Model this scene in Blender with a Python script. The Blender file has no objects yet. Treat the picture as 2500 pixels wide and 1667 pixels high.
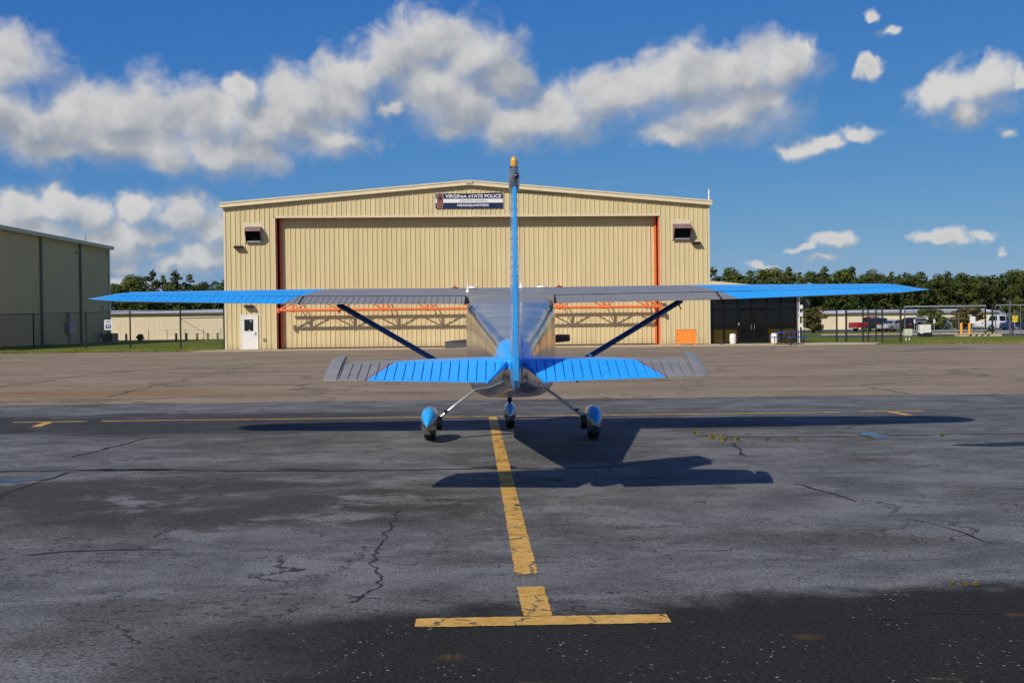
import bpy, bmesh, math, random
from mathutils import Vector, Matrix
R = math.radians
random.seed(11)
sc = bpy.context.scene
COL = sc.collection

# ------------------------------------------------------------------ camera, sky, sun, exposure
F_PX, CAM_H, PITCH, ROLL = 2900.0, 1.495, R(0.86), R(0.65)
fw = Vector((0, math.cos(PITCH), -math.sin(PITCH)))
up0 = Vector((0, math.sin(PITCH), math.cos(PITCH)))
rt0 = Vector((1, 0, 0))
CUP = up0*math.cos(ROLL) + rt0*math.sin(ROLL)
CRT = rt0*math.cos(ROLL) - up0*math.sin(ROLL)
CPOS = Vector((0, 0, CAM_H))
cam = bpy.data.cameras.new('camera')
cam.sensor_width = 36.0
cam.lens = F_PX/2500*36
cam.clip_start, cam.clip_end = 0.1, 6000
cob = bpy.data.objects.new('camera', cam)
COL.objects.link(cob)
cob.matrix_world = Matrix(((CRT.x, CUP.x, -fw.x, 0), (CRT.y, CUP.y, -fw.y, 0), (CRT.z, CUP.z, -fw.z, CAM_H), (0, 0, 0, 1)))
sc.camera = cob

SUN_L = Vector((0.75, 1.12, -1.0)).normalized()       # direction the light travels
SUN_EL = math.asin(-SUN_L.z)
SUN_AZ = math.atan2(-SUN_L.x, -SUN_L.y)               # compass bearing of the sun, clockwise from +Y
sl = bpy.data.lights.new('sun', 'SUN')
sl.energy, sl.angle, sl.color = 4.2, R(0.53), (1.0, 0.93, 0.82)
so = bpy.data.objects.new('sun', sl)
COL.objects.link(so)
so.rotation_euler = SUN_L.to_track_quat('-Z', 'Y').to_euler()
so.location = (-20, -30, 40)
sc.view_settings.view_transform = 'Standard'
sc.view_settings.look = 'None'
sc.view_settings.exposure = 0.0
sc.view_settings.gamma = 1.0
sc.view_settings.use_curve_mapping = False
sc.cycles.max_bounces = 6
sc.cycles.adaptive_threshold = 0.02
sc.cycles.transparent_max_bounces = 8


class NT:
    """small helper for building node trees"""
    def __init__(s, tree):
        s.t = tree

    def n(s, typ, ins=None, **kw):
        nd = s.t.nodes.new(typ)
        for k, v in kw.items():
            setattr(nd, k, v)
        for k, v in (ins or {}).items():
            s.put(nd.inputs[k], v)
        return nd

    def put(s, sock, v):
        if isinstance(v, bpy.types.NodeSocket):
            s.t.links.new(v, sock)
        elif isinstance(v, bpy.types.Node):
            s.t.links.new(v.outputs[0], sock)
        else:
            sock.default_value = v

    def m(s, op, a, b=None, c=None, clamp=False):
        nd = s.t.nodes.new('ShaderNodeMath')
        nd.operation, nd.use_clamp = op, clamp
        for i, v in enumerate((a, b, c)):
            if v is not None:
                s.put(nd.inputs[i], v)
        return nd.outputs[0]

    def v(s, op, a, b=None, c=None):
        nd = s.t.nodes.new('ShaderNodeVectorMath')
        nd.operation = op
        for i, x in enumerate((a, b, c)):
            if x is not None:
                s.put(nd.inputs[i], x)
        return nd.outputs[1] if op in ('LENGTH', 'DOT_PRODUCT', 'DISTANCE') else nd.outputs[0]

    def ramp(s, x, a, b, lo=0.0, hi=1.0):
        nd = s.n('ShaderNodeMapRange', {0: x, 1: a, 2: b, 3: lo, 4: hi}, interpolation_type='SMOOTHSTEP')
        return nd.outputs[0]

    def mix(s, f, a, b, blend='MIX'):
        nd = s.t.nodes.new('ShaderNodeMix')
        nd.data_type, nd.blend_type = 'RGBA', blend
        s.put(nd.inputs[0], f)
        for i, v in ((6, a), (7, b)):
            if isinstance(v, (tuple, list)) and len(v) == 3:
                v = (*v, 1)
            s.put(nd.inputs[i], v)
        return nd.outputs[2]

    def noise(s, vec, scale, detail=4, rough=0.55, dist=0.0, dim='3D'):
        return s.n('ShaderNodeTexNoise', noise_dimensions=dim, ins={'Vector': vec, 'Scale': scale, 'Detail': detail, 'Roughness': rough, 'Distortion': dist})


# ---- world: Nishita sky with cumulus bank in front and scattered cumulus elsewhere
world = bpy.data.worlds.new('World')
sc.world = world
world.use_nodes = True
world.cycles.sampling_method = 'MANUAL'
world.cycles.sample_map_resolution = 384
wt = world.node_tree
wt.nodes.clear()
W = NT(wt)

CLOUDS = [  # centre and radii, in hundredths of a radian of bearing / elevation (x right, y up), strength
]
_cl2352 = [
    (35, 150, 95, 78), (-20, 260, 110, 95), (60, 295, 120, 85), (170, 290, 120, 95), (270, 270, 110, 80), (360, 270, 120, 95), (470, 275, 120, 95),
    (560, 215, 50, 42), (250, 330, 200, 60), (660, 285, 170, 70), (1000, 200, 150, 95), (600, 300, 130, 90), (700, 240, 110, 80), (790, 235, 100, 65), (760, 320, 105, 46), (350, 345, 130, 50),
    (400, 378, 100, 36), (500, 352, 120, 56), (590, 345, 95, 62), (120, 345, 120, 42),
    (1000, 105, 115, 80), (900, 145, 110, 80), (1090, 140, 125, 95), (815, 185, 95, 70), (1060, 245, 130, 80), (1165, 185, 65, 70), (1030, 290, 70, 36),
    (905, 250, 45, 30), (1190, 290, 110, 62), (1280, 275, 110, 72), (1380, 230, 110, 75), (1480, 205, 100, 75), (1580, 190, 120, 90), (1690, 175, 130, 85),
    (1800, 160, 80, 70), (1640, 280, 140, 62), (1560, 310, 110, 38), (1740, 235, 110, 80), (1845, 118, 24, 34),
    (1820, 355, 75, 30), (1895, 335, 70, 34), (1975, 307, 55, 26), (2002, 152, 42, 30), (1993, 35, 26, 22), (2045, 72, 30, 20),
    (2160, 225, 75, 52), (2260, 205, 85, 60), (2235, 262, 52, 42), (2345, 185, 34, 30), (2300, 305, 42, 20), (2420, 200, 60, 40),
    (1915, 550, 70, 27), (1845, 567, 48, 14), (1890, 598, 58, 16), (2165, 547, 58, 28), (2250, 543, 44, 22), (2313, 565, 22, 10), (1745, 612, 42, 13),
    (60, 480, 70, 44), (140, 482, 65, 46), (200, 500, 60, 48), (90, 530, 140, 46), (320, 485, 60, 50), (420, 495, 62, 56), (490, 525, 62, 54),
    (320, 545, 130, 44), (470, 592, 80, 42), (400, 612, 70, 38), (285, 612, 62, 26), (370, 588, 36, 18), (240, 560, 120, 50), (300, 650, 160, 26), (-80, 500, 120, 60),
]
YH0 = 790/1.063
for (x, y, rx, ry) in _cl2352:
    dx, dy = (x - 1176)*1.063/F_PX, (YH0 - y)*1.063/F_PX
    dx, dy = dx*math.cos(ROLL) + dy*math.sin(ROLL), dy*math.cos(ROLL) - dx*math.sin(ROLL)
    az = math.atan(dx)
    el = math.atan(dy*math.cos(az))
    k = 1.063/F_PX*100
    CLOUDS.append((az*100, el*100, rx*k*(1.2 if min(rx, ry) > 40 else 1.1), ry*k*(1.16 if min(rx, ry) > 40 else 1.1), 0.0 if min(rx, ry) > 40 else 0.12 if min(rx, ry) > 25 else 0.24))

grp = bpy.data.node_groups.new('cumulus_density', 'ShaderNodeTree')
grp.interface.new_socket('P', in_out='INPUT', socket_type='NodeSocketVector')
grp.interface.new_socket('D', in_out='OUTPUT', socket_type='NodeSocketFloat')
grp.interface.new_socket('M', in_out='OUTPUT', socket_type='NodeSocketFloat')
G = NT(grp)
gi, go = G.n('NodeGroupInput'), G.n('NodeGroupOutput')
P0 = gi.outputs[0]
warp = G.noise(P0, 0.26, 3, 0.6, dim='2D')
Pw = G.v('MULTIPLY_ADD', G.v('SUBTRACT', warp.outputs['Color'], (0.5, 0.5, 0.5)), (3.4, 2.4, 0.0), P0)
LOFF = (-0.8, 1.35)                                     # towards the light
acc = acc2 = None
for (a, e, rx, ry, wk) in CLOUDS:
    ln = G.v('LENGTH', G.v('MULTIPLY_ADD', Pw, (1/rx, 1/ry, 0), (-a/rx, -e/ry, 0)))
    if wk:
        ln = G.m('ADD', ln, wk)
    if acc is None:
        acc = ln
    else:
        acc = G.m('SMOOTH_MIN', acc, ln, 0.34)
    l2 = G.v('LENGTH', G.v('MULTIPLY_ADD', Pw, (1/rx, 1/ry, 0), ((LOFF[0] - a)/rx, (LOFF[1] - e)/ry, 0)))
    acc2 = l2 if acc2 is None else G.m('SMOOTH_MIN', acc2, l2, 0.34)
# scattered cumulus over the rest of the sky, cover thinned to lower the fill light
wide = G.noise(Pw, 0.05, 2, 0.5, dim='2D')
sep = G.n('ShaderNodeSeparateXYZ', {0: P0})
outside = G.m('MAXIMUM', G.ramp(G.m('ABSOLUTE', sep.outputs[0]), 44, 52), G.ramp(sep.outputs[1], 31, 38))
dw = G.m('MULTIPLY', G.m('SUBTRACT', wide.outputs[0], 0.585), 4.0)
dw = G.m('ADD', G.m('MULTIPLY', outside, G.m('ADD', dw, 2.0)), -2.0)
d0 = G.m('MAXIMUM', G.m('SUBTRACT', 1.0, acc), dw)
fb = G.noise(P0, 0.30, 8, 0.56, 0.35, dim='2D')
d1 = G.m('ADD', d0, G.m('MULTIPLY', G.m('SUBTRACT', fb.outputs[0], 0.5), 1.0))
G.put(go.inputs[0], d1)
G.put(go.inputs[1], G.m('SUBTRACT', acc2, acc))

geo = W.n('ShaderNodeTexCoord')
dirv = W.n('ShaderNodeSeparateXYZ', {0: W.v('NORMALIZE', geo.outputs['Generated'])})
azn = W.m('MULTIPLY', W.m('ARCTAN2', dirv.outputs[0], dirv.outputs[1]), 100.0)
eln = W.m('MULTIPLY', W.m('ARCSINE', dirv.outputs[2]), 100.0)
PP = W.n('ShaderNodeCombineXYZ', {0: azn, 1: eln, 2: 0.0}).outputs[0]


def cden(p):
    g = wt.nodes.new('ShaderNodeGroup')
    g.node_tree = grp
    W.put(g.inputs[0], p)
    return g.outputs[0], g.outputs[1]


den, macro = cden(PP)
macro = W.ramp(macro, -0.50, 0.70)
alpha = W.n('ShaderNodeMapRange', {0: den, 1: W.m('MULTIPLY_ADD', macro, 0.04, -0.10), 2: W.m('MULTIPLY_ADD', macro, -0.52, 1.0), 3: 0.0, 4: 1.0}, interpolation_type='SMOOTHSTEP').outputs[0]
# billow relief: lit from the upper left, greyer in the thick parts
r1 = W.noise(PP, 0.19, 6, 0.52, 0.3, dim='2D').outputs[0]
r2 = W.noise(W.v('ADD', PP, (-0.9, 1.4, 0)), 0.19, 6, 0.52, 0.3, dim='2D').outputs[0]
relief = W.m('SUBTRACT', r1, r2)
thick = W.ramp(den, 0.35, 1.15)
shade = W.ramp(W.m('ADD', W.m('MULTIPLY', relief, 1.25), W.m('MULTIPLY_ADD', macro, 0.95, W.m('MULTIPLY', thick, -0.30))), -0.25, 1.0)
ccol = W.mix(shade, (0.315, 0.345, 0.39), (0.68, 0.665, 0.645))
haze_low = W.ramp(eln, 0.0, 14.0)
ccol = W.mix(W.m('MULTIPLY', W.m('SUBTRACT', 1.0, haze_low), 0.35), ccol, (0.40, 0.46, 0.54))
sky = W.n('ShaderNodeTexSky', sky_type='NISHITA', sun_disc=False, sun_elevation=SUN_EL, sun_rotation=SUN_AZ,
          altitude=50, air_density=0.8, dust_density=0.3, ozone_density=8.0)
# film response of the clear sky: deeper, more even blue than the raw model
srgb = W.n('ShaderNodeSeparateColor', {0: sky.outputs[0]})
chan = [W.m('MULTIPLY', W.m('POWER', W.m('MULTIPLY', srgb.outputs[i], 0.1), p_), k_*10) for i, (p_, k_) in enumerate(((1.24, 0.67), (0.77, 0.53), (0.28, 0.588)))]
skyc = W.n('ShaderNodeCombineColor', {0: chan[0], 1: chan[1], 2: chan[2]})
bg_sky = W.n('ShaderNodeBackground', {'Color': skyc.outputs[0], 'Strength': 0.1})
bg_cl = W.n('ShaderNodeBackground', {'Color': ccol, 'Strength': 1.0})
mx = W.n('ShaderNodeMixShader', {0: W.m('MULTIPLY', alpha, 0.95), 1: bg_sky, 2: bg_cl})
W.n('ShaderNodeOutputWorld', {0: mx})


# ------------------------------------------------------------------ helpers
def ray(px, py):
    return fw + CRT*((px - 1250)/F_PX) + CUP*((833.5 - py)/F_PX)


def at(px, py, Y):
    d = ray(px, py)
    return CPOS + d*(Y/d.y)


def gr(px, py, z=0.0):
    d = ray(px, py)
    return CPOS + d*((z - CAM_H)/d.z)


def atx(px, Y):
    """X of image column px on the ground at distance Y"""
    return at(px, 812, Y).x


class MB:
    def __init__(s):
        s.v, s.f = [], []

    def add(s, vs, fs):
        b = len(s.v)
        s.v += [tuple(v) for v in vs]
        s.f += [tuple(i + b for i in f) for f in fs]
        return s

    def bx(s, x0, x1, y0, y1, z0, z1, M=None):
        vs = [Vector(p) for p in ((x0, y0, z0), (x1, y0, z0), (x1, y1, z0), (x0, y1, z0), (x0, y0, z1), (x1, y0, z1), (x1, y1, z1), (x0, y1, z1))]
        if M is not None:
            vs = [M @ v for v in vs]
        return s.add(vs, [(3, 2, 1, 0), (4, 5, 6, 7), (0, 1, 5, 4), (1, 2, 6, 5), (2, 3, 7, 6), (3, 0, 4, 7)])

    def bar(s, a, b, w, h, upv=(0, 0, 1)):
        a, b = Vector(a), Vector(b)
        d = (b - a).normalized()
        u = Vector(upv)
        r = d.cross(u).normalized()
        u = r.cross(d)
        vs = []
        for p in (a, b):
            for sx, sy in ((-1, -1), (1, -1), (1, 1), (-1, 1)):
                vs.append(p + r*(sx*w/2) + u*(sy*h/2))
        return s.add(vs, [(3, 2, 1, 0), (4, 5, 6, 7), (0, 1, 5, 4), (1, 2, 6, 5), (2, 3, 7, 6), (3, 0, 4, 7)])

    def tube(s, pts, r, n=8, caps=True):
        pts = [Vector(p) for p in pts]
        rs = r if isinstance(r, (list, tuple)) else [r]*len(pts)
        rings = []
        prev = None
        for i, p in enumerate(pts):
            d = (pts[min(i + 1, len(pts) - 1)] - pts[max(i - 1, 0)]).normalized()
            if prev is None:
                a = Vector((0, 0, 1)) if abs(d.z) < 0.9 else Vector((1, 0, 0))
                u = d.cross(a).normalized()
            else:
                u = (prev - d*prev.dot(d)).normalized()
            prev = u
            w = d.cross(u)
            rings.append([p + (u*math.cos(t) + w*math.sin(t))*rs[i] for t in (2*math.pi*k/n for k in range(n))])
        return s.loft(rings, caps)

    def loft(s, rings, caps=True, closed=True):
        n = len(rings[0])
        b = len(s.v)
        for r in rings:
            s.v += [tuple(p) for p in r]
        for i in range(len(rings) - 1):
            for k in range(n if closed else n - 1):
                k2 = (k + 1) % n
                s.f.append((b + i*n + k, b + i*n + k2, b + (i + 1)*n + k2, b + (i + 1)*n + k))
        if caps:
            s.f.append(tuple(b + k for k in range(n))[::-1])
            s.f.append(tuple(b + (len(rings) - 1)*n + k for k in range(n)))
        return s

    def lathe(s, prof, c=(0, 0, 0), n=16):
        c = Vector(c)
        rings = [[c + Vector((r*math.cos(t), r*math.sin(t), z)) for t in (2*math.pi*k/n for k in range(n))] for r, z in prof]
        return s.loft(rings, True)

    def prism(s, poly, fn, t0, t1):
        """poly in 2D, fn(a, b, t) -> 3D"""
        return s.loft([[fn(a, b, t0) for a, b in poly], [fn(a, b, t1) for a, b in poly]], True)

    def mesh(s, name, smooth=None, fix=True):
        me = bpy.data.meshes.new(name)
        me.from_pydata(s.v, [], s.f)
        if fix:
            bm = bmesh.new()
            bm.from_mesh(me)
            bmesh.ops.recalc_face_normals(bm, faces=bm.faces)
            bm.to_mesh(me)
            bm.free()
        if smooth:
            me.shade_smooth()
            me.set_sharp_from_angle(angle=R(smooth))
        return me

    def build(s, name, mat, parent=None, smooth=None, fix=True, loc=None):
        return link(name, s.mesh(name, smooth, fix), mat, parent, loc)


def link(name, me, mat, parent=None, loc=None, rot=None):
    if mat is not None and not me.materials:
        me.materials.append(mat)
    o = bpy.data.objects.new(name, me)
    COL.objects.link(o)
    if parent:
        o.parent = parent
    if loc is not None:
        o.location = loc
    if rot is not None:
        o.rotation_euler = rot
    return o


def tag(o, label, cat=None, group=None, kind=None):
    o['label'] = label
    if cat:
        o['category'] = cat
    if group:
        o['group'] = group
    if kind:
        o['kind'] = kind
    return o


def thing(name, label, cat, loc=(0, 0, 0), rz=0.0, group=None):
    o = bpy.data.objects.new(name, None)
    COL.objects.link(o)
    o.location = loc
    o.rotation_euler = (0, 0, rz)
    return tag(o, label, cat, group)


def copy_tree(o, parent=None):
    c = o.copy()
    COL.objects.link(c)
    c.parent = parent
    for ch in [x for x in bpy.data.objects if x.parent == o]:
        copy_tree(ch, c)
    return c


MATS = {}


def mat(name, col, rough=0.55, metal=0.0, var=0.10, scale=3.0, bump=0.0, bscale=40.0, spec=0.5, stretch=(1, 1, 1), coat=0.0, col2=None, emit=None):
    if name in MATS:
        return MATS[name]
    m = bpy.data.materials.new(name)
    m.use_nodes = True
    t = m.node_tree
    t.nodes.clear()
    N = NT(t)
    tc = N.n('ShaderNodeTexCoord')
    vec = N.v('MULTIPLY', tc.outputs['Object'], stretch)
    ns = N.noise(vec, scale, 5, 0.6)
    f = N.ramp(ns.outputs[0], 0.3, 0.7)
    lo = tuple(max(0, c*(1 - var)) for c in col)
    hi = col2 if col2 else tuple(min(1, c*(1 + var)) for c in col)
    c = N.mix(f, lo, hi)
    b = N.n('ShaderNodeBsdfPrincipled', {'Base Color': c, 'Roughness': N.ramp(ns.outputs[0], 0.2, 0.8, max(0.02, rough*0.88), min(1, rough*1.12)), 'Metallic': metal})
    b.inputs['Specular IOR Level'].default_value = spec
    b.inputs['Coat Weight'].default_value = coat
    b.inputs['Coat Roughness'].default_value = 0.08
    if bump:
        bn = N.noise(vec, bscale, 3, 0.6)
        bp = N.n('ShaderNodeBump', {'Strength': 1.0, 'Distance': bump, 'Height': bn.outputs[0]})
        N.put(b.inputs['Normal'], bp.outputs[0])
    N.n('ShaderNodeOutputMaterial', {0: b})
    MATS[name] = m
    return m


# common materials
def tan_material():
    m_ = bpy.data.materials.new('tan_sheet_metal')
    m_.use_nodes = True
    t_ = m_.node_tree
    t_.nodes.clear()
    N_ = NT(t_)
    ps = N_.n('ShaderNodeNewGeometry').outputs['Position']
    rnd_ = N_.n('ShaderNodeObjectInfo').outputs['Random']
    st = N_.noise(N_.v('MULTIPLY', ps, (2.2, 2.2, 0.12)), 1.0, 5, 0.6).outputs[0]
    bl = N_.noise(ps, 0.25, 4, 0.6).outputs[0]
    c_ = N_.mix(N_.ramp(st, 0.3, 0.7), (0.60, 0.493, 0.270), (0.68, 0.565, 0.318))
    c_ = N_.mix(N_.m('MULTIPLY', N_.ramp(bl, 0.5, 0.75), 0.35), c_, (0.56, 0.44, 0.24))
    c_ = N_.mix(N_.m('MULTIPLY', N_.m('ABSOLUTE', N_.m('SUBTRACT', rnd_, 0.5)), 0.22), c_, (0.48, 0.40, 0.23))
    z_ = N_.n('ShaderNodeSeparateXYZ', {0: ps}).outputs[2]
    grime = N_.m('MULTIPLY', N_.m('SUBTRACT', 1.0, N_.ramp(N_.m('ADD', z_, N_.m('MULTIPLY', st, 0.5)), 0.25, 0.9)), 0.4)
    c_ = N_.mix(grime, c_, (0.34, 0.25, 0.14))
    b_ = N_.n('ShaderNodeBsdfPrincipled', {'Base Color': c_, 'Roughness': 0.48})
    b_.inputs['Specular IOR Level'].default_value = 0.35
    wv = N_.noise(N_.v('MULTIPLY', ps, (0.8, 0.8, 0.5)), 1.0, 3, 0.5).outputs[0]
    bp_ = N_.n('ShaderNodeBump', {'Strength': 0.5, 'Distance': 0.05, 'Height': wv})
    N_.put(b_.inputs['Normal'], bp_.outputs[0])
    N_.n('ShaderNodeOutputMaterial', {0: b_})
    return m_


TAN = tan_material()
TAN_TRIM = mat('cream_trim', (0.66, 0.57, 0.38), 0.45, var=0.05)
ORANGE = mat('orange_steel_paint', (0.75, 0.17, 0.045), 0.4, var=0.10, scale=4)
BLACKM = mat('black_metal', (0.012, 0.012, 0.013), 0.45)
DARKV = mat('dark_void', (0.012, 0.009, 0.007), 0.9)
WHITEP = mat('white_paint', (0.74, 0.72, 0.66), 0.45, var=0.05)
GREYM = mat('grey_metal', (0.30, 0.31, 0.32), 0.45, 0.6)
GALV = mat('galvanised_steel', (0.30, 0.31, 0.32), 0.5, 0.3, var=0.12, scale=8)
RUBBER = mat('black_rubber', (0.012, 0.012, 0.012), 0.8, bump=0.002)
CONC = mat('pale_concrete', (0.46, 0.36, 0.24), 0.9, var=0.14, scale=0.8, bump=0.004, bscale=30)

# ------------------------------------------------------------------ ground
EDGE_Y = 23.35


def tarmac_material(name, dark):
    m = bpy.data.materials.new(name)
    m.use_nodes = True
    t = m.node_tree
    t.nodes.clear()
    N = NT(t)
    tc = N.n('ShaderNodeTexCoord').outputs['Object']
    sp = N.n('ShaderNodeSeparateXYZ', {0: tc})
    x, y = sp.outputs[0], sp.outputs[1]
    big = N.noise(N.v('MULTIPLY', tc, (0.24, 0.34, 1)), 1.0, 6, 0.62, 0.6).outputs[0]
    mid = N.noise(N.v('MULTIPLY', tc, (0.9, 1.1, 1)), 1.2, 6, 0.70, 0.5).outputs[0]
    fine = N.noise(tc, 48, 4, 0.75).outputs[0]
    grit = N.noise(tc, 150, 2, 0.6).outputs[0]
    if dark:
        worn = N.mix(N.ramp(mid, 0.34, 0.66), (0.104, 0.104, 0.099), (0.190, 0.190, 0.180))
        brown = N.mix(N.m('MULTIPLY', N.ramp(big, 0.50, 0.62), 0.85), worn, (0.092, 0.085, 0.074))
        w1 = N.m('MULTIPLY', N.m('SUBTRACT', mid, 0.5), 1.6)
        w2 = N.m('MULTIPLY', N.m('SUBTRACT', big, 0.5), 2.4)
        wob = N.m('ADD', w1, w2)
        yy = N.m('ADD', y, N.m('MULTIPLY', wob, 0.8))
        tilt = N.m('ADD', yy, N.m('MULTIPLY', x, -0.10))
        # seal coat laid as strips: near strip, strip along the parking line, patch at the left
        near = N.m('MULTIPLY', N.m('SUBTRACT', 1.0, N.ramp(tilt, 6.0, 6.6)), N.ramp(N.m('ADD', x, N.m('MULTIPLY', wob, 1.0)), -2.0, -0.6))
        near = N.m('MAXIMUM', near, N.m('MULTIPLY', N.m('SUBTRACT', 1.0, N.ramp(yy, 3.6, 4.6)), 0.8))
        band = N.m('MULTIPLY', N.ramp(N.m('ADD', y, N.m('MULTIPLY', wob, 1.6)), 16.2, 17.2), N.m('SUBTRACT', 1.0, N.ramp(yy, 20.0, 20.9)))
        band = N.m('MULTIPLY', band, N.m('SUBTRACT', 0.95, N.ramp(x, -4, 1.5, 0.0, 0.75)))
        px_ = N.m('DIVIDE', N.m('ADD', x, 2.6), 2.6)
        py_ = N.m('DIVIDE', N.m('SUBTRACT', N.m('MULTIPLY_ADD', x, 0.25, yy), 9.6), 1.5)
        pat = N.m('SUBTRACT', 1.0, N.ramp(N.m('ADD', N.m('MULTIPLY', px_, px_), N.m('MULTIPLY', py_, py_)), 0.6, 1.3))
        pat = N.m('MULTIPLY', pat, N.ramp(mid, 0.62, 0.50))
        c = N.mix(N.m('MULTIPLY', pat, 0.9), brown, (0.060, 0.056, 0.050))
        c = N.mix(N.m('MULTIPLY', band, 0.85), c, (0.040, 0.039, 0.038))
        streak = N.noise(N.v('MULTIPLY', tc, (0.7, 1.3, 1)), 1.9, 6, 0.72, 0.4).outputs[0]
        c = N.mix(N.m('MULTIPLY', N.ramp(streak, 0.54, 0.66), 0.5), c, (0.043, 0.041, 0.037))
        pale = N.noise(N.v('MULTIPLY', N.v('ADD', tc, (7, 3, 0)), (0.45, 0.8, 1)), 1.1, 6, 0.66, 0.5).outputs[0]
        c = N.mix(N.m('MULTIPLY', N.ramp(pale, 0.52, 0.70), 0.5), c, (0.242, 0.242, 0.231))
        c = N.mix(N.m('MULTIPLY', near, 0.96), c, (0.0225, 0.0212, 0.0170))
        # flaked spots and specks of bare stone
        vo = N.n('ShaderNodeTexVoronoi', {'Vector': N.v('MULTIPLY', tc, (1.0, 1.0, 0)), 'Scale': 24.0, 'Randomness': 1.0}, feature='F1')
        clus = N.noise(N.v('ADD', tc, (3, 9, 0)), 1.9, 6, 0.75).outputs[0]
        spk = N.m('MULTIPLY', N.m('LESS_THAN', vo.outputs['Distance'], N.m('MULTIPLY', grit, 0.34)), N.ramp(clus, 0.48, 0.60))
        spk = N.m('MULTIPLY', spk, N.ramp(fine, 0.45, 0.55))
        c = N.mix(N.m('MULTIPLY', spk, N.m('ADD', 0.20, N.m('MULTIPLY', near, 0.6))), c, (0.40, 0.36, 0.31))
        pit = N.m('MULTIPLY', N.ramp(N.noise(N.v('MULTIPLY', tc, (7.0, 9.0, 1)), 1.7, 6, 0.78).outputs[0], 0.555, 0.60), 0.8)
        c = N.mix(N.m('MULTIPLY', pit, N.ramp(big, 0.38, 0.55)), c, (0.022, 0.021, 0.020))
        # hairline cracking, only in worn areas
        hv = N.n('ShaderNodeTexVoronoi', {'Vector': N.v('ADD', tc, N.v('MULTIPLY', N.noise(tc, 1.6, 6, 0.7).outputs['Color'], (1.3, 1.3, 0))), 'Scale': 0.55}, feature='DISTANCE_TO_EDGE').outputs[0]
        hair = N.m('MULTIPLY', N.m('LESS_THAN', hv, N.m('MULTIPLY', N.ramp(mid, 0.40, 0.70), 0.011)), N.m('SUBTRACT', 0.8, N.m('MULTIPLY', near, 0.6)))
        c = N.mix(hair, c, (0.018, 0.017, 0.016))
        rust = N.m('MULTIPLY', N.ramp(N.noise(N.v('MULTIPLY', N.v('ADD', tc, (31, 5, 0)), (1.2, 1.8, 1)), 1.1, 5, 0.75).outputs[0], 0.63, 0.72), 0.5)
        c = N.mix(rust, c, (0.21, 0.145, 0.085))
        for (sx_, sy_, rx_, ry_) in ((1035, 1508, 0.055, 0.05), (1855, 1462, 0.06, 0.05), (1607, 1152, 0.05, 0.06), (2330, 1410, 0.05, 0.04)):
            q_ = gr(sx_*1.063, sy_*1.063)
            dd = N.v('LENGTH', N.v('MULTIPLY', N.v('SUBTRACT', tc, (q_.x, q_.y, 0)), (1/rx_, 1/ry_, 0)))
            dd = N.m('ADD', dd, N.m('MULTIPLY', N.m('SUBTRACT', N.noise(tc, 14, 4, 0.7).outputs[0], 0.5), 1.6))
            c = N.mix(N.m('MULTIPLY', N.m('SUBTRACT', 1.0, N.ramp(dd, 0.2, 1.7)), 0.75), c, (0.085, 0.052, 0.024))
        sp_col = N.mix(N.m('MULTIPLY', N.ramp(fine, 0.3, 0.72), 1.0), (0.45, 0.45, 0.45), (1.55, 1.55, 1.55))
        rough = 0.8
    else:
        worn = N.mix(N.ramp(big, 0.3, 0.7), (0.235, 0.182, 0.120), (0.312, 0.246, 0.170))
        c = N.mix(N.m('MULTIPLY', N.ramp(mid, 0.5, 0.72), 0.6), worn, (0.20, 0.155, 0.108))
        wob = N.m('MULTIPLY', N.m('SUBTRACT', mid, 0.5), 5.0)
        st = N.m('MULTIPLY', N.ramp(N.m('ADD', y, wob), 25.4, 26.6), N.m('SUBTRACT', 1.0, N.ramp(N.m('ADD', y, wob), 28.0, 29.6)))
        st = N.m('MULTIPLY', st, N.m('SUBTRACT', 1.0, N.ramp(N.m('ADD', x, wob), -8.5, -3.5)))
        c = N.mix(N.m('MULTIPLY', st, 0.7), c, (0.285, 0.165, 0.075))
        streak = N.noise(N.v('MULTIPLY', tc, (0.05, 0.5, 1)), 1.6, 8, 0.7, 0.2).outputs[0]
        c = N.mix(N.m('MULTIPLY', N.ramp(streak, 0.52, 0.66), 0.55), c, (0.135, 0.108, 0.08))
        hv = N.n('ShaderNodeTexVoronoi', {'Vector': N.v('ADD', tc, N.v('MULTIPLY', N.noise(tc, 0.6, 5, 0.7).outputs['Color'], (4, 4, 0))), 'Scale': 0.14}, feature='DISTANCE_TO_EDGE').outputs[0]
        c = N.mix(N.m('MULTIPLY', N.m('LESS_THAN', hv, 0.010), 0.55), c, (0.10, 0.085, 0.05))
        sp_col = N.mix(N.m('MULTIPLY', N.ramp(N.noise(tc, 22, 4, 0.8).outputs[0], 0.32, 0.68), 1.0), (0.66, 0.66, 0.66), (1.30, 1.30, 1.30))
        rough = 0.92
    c = N.mix(1.0, c, sp_col, 'MULTIPLY')
    b = N.n('ShaderNodeBsdfPrincipled', {'Base Color': c, 'Roughness': rough})
    b.inputs['Specular IOR Level'].default_value = 0.09 if dark else 0.08
    hgt = N.m('ADD', N.m('MULTIPLY', fine, 0.6), N.m('MULTIPLY', grit, 0.35))
    bp = N.n('ShaderNodeBump', {'Strength': 0.75, 'Distance': 0.009, 'Height': hgt})
    N.put(b.inputs['Normal'], bp.outputs[0])
    N.n('ShaderNodeOutputMaterial', {0: b})
    return m


def sheet(name, poly, z, m, label, parent=None, kind='structure'):
    mb = MB()
    mb.add([(p[0], p[1], z) for p in poly], [tuple(range(len(poly)))])
    o = mb.build(name, m, parent, fix=False)
    if parent is None:
        tag(o, label, kind=kind)
    return o


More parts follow.
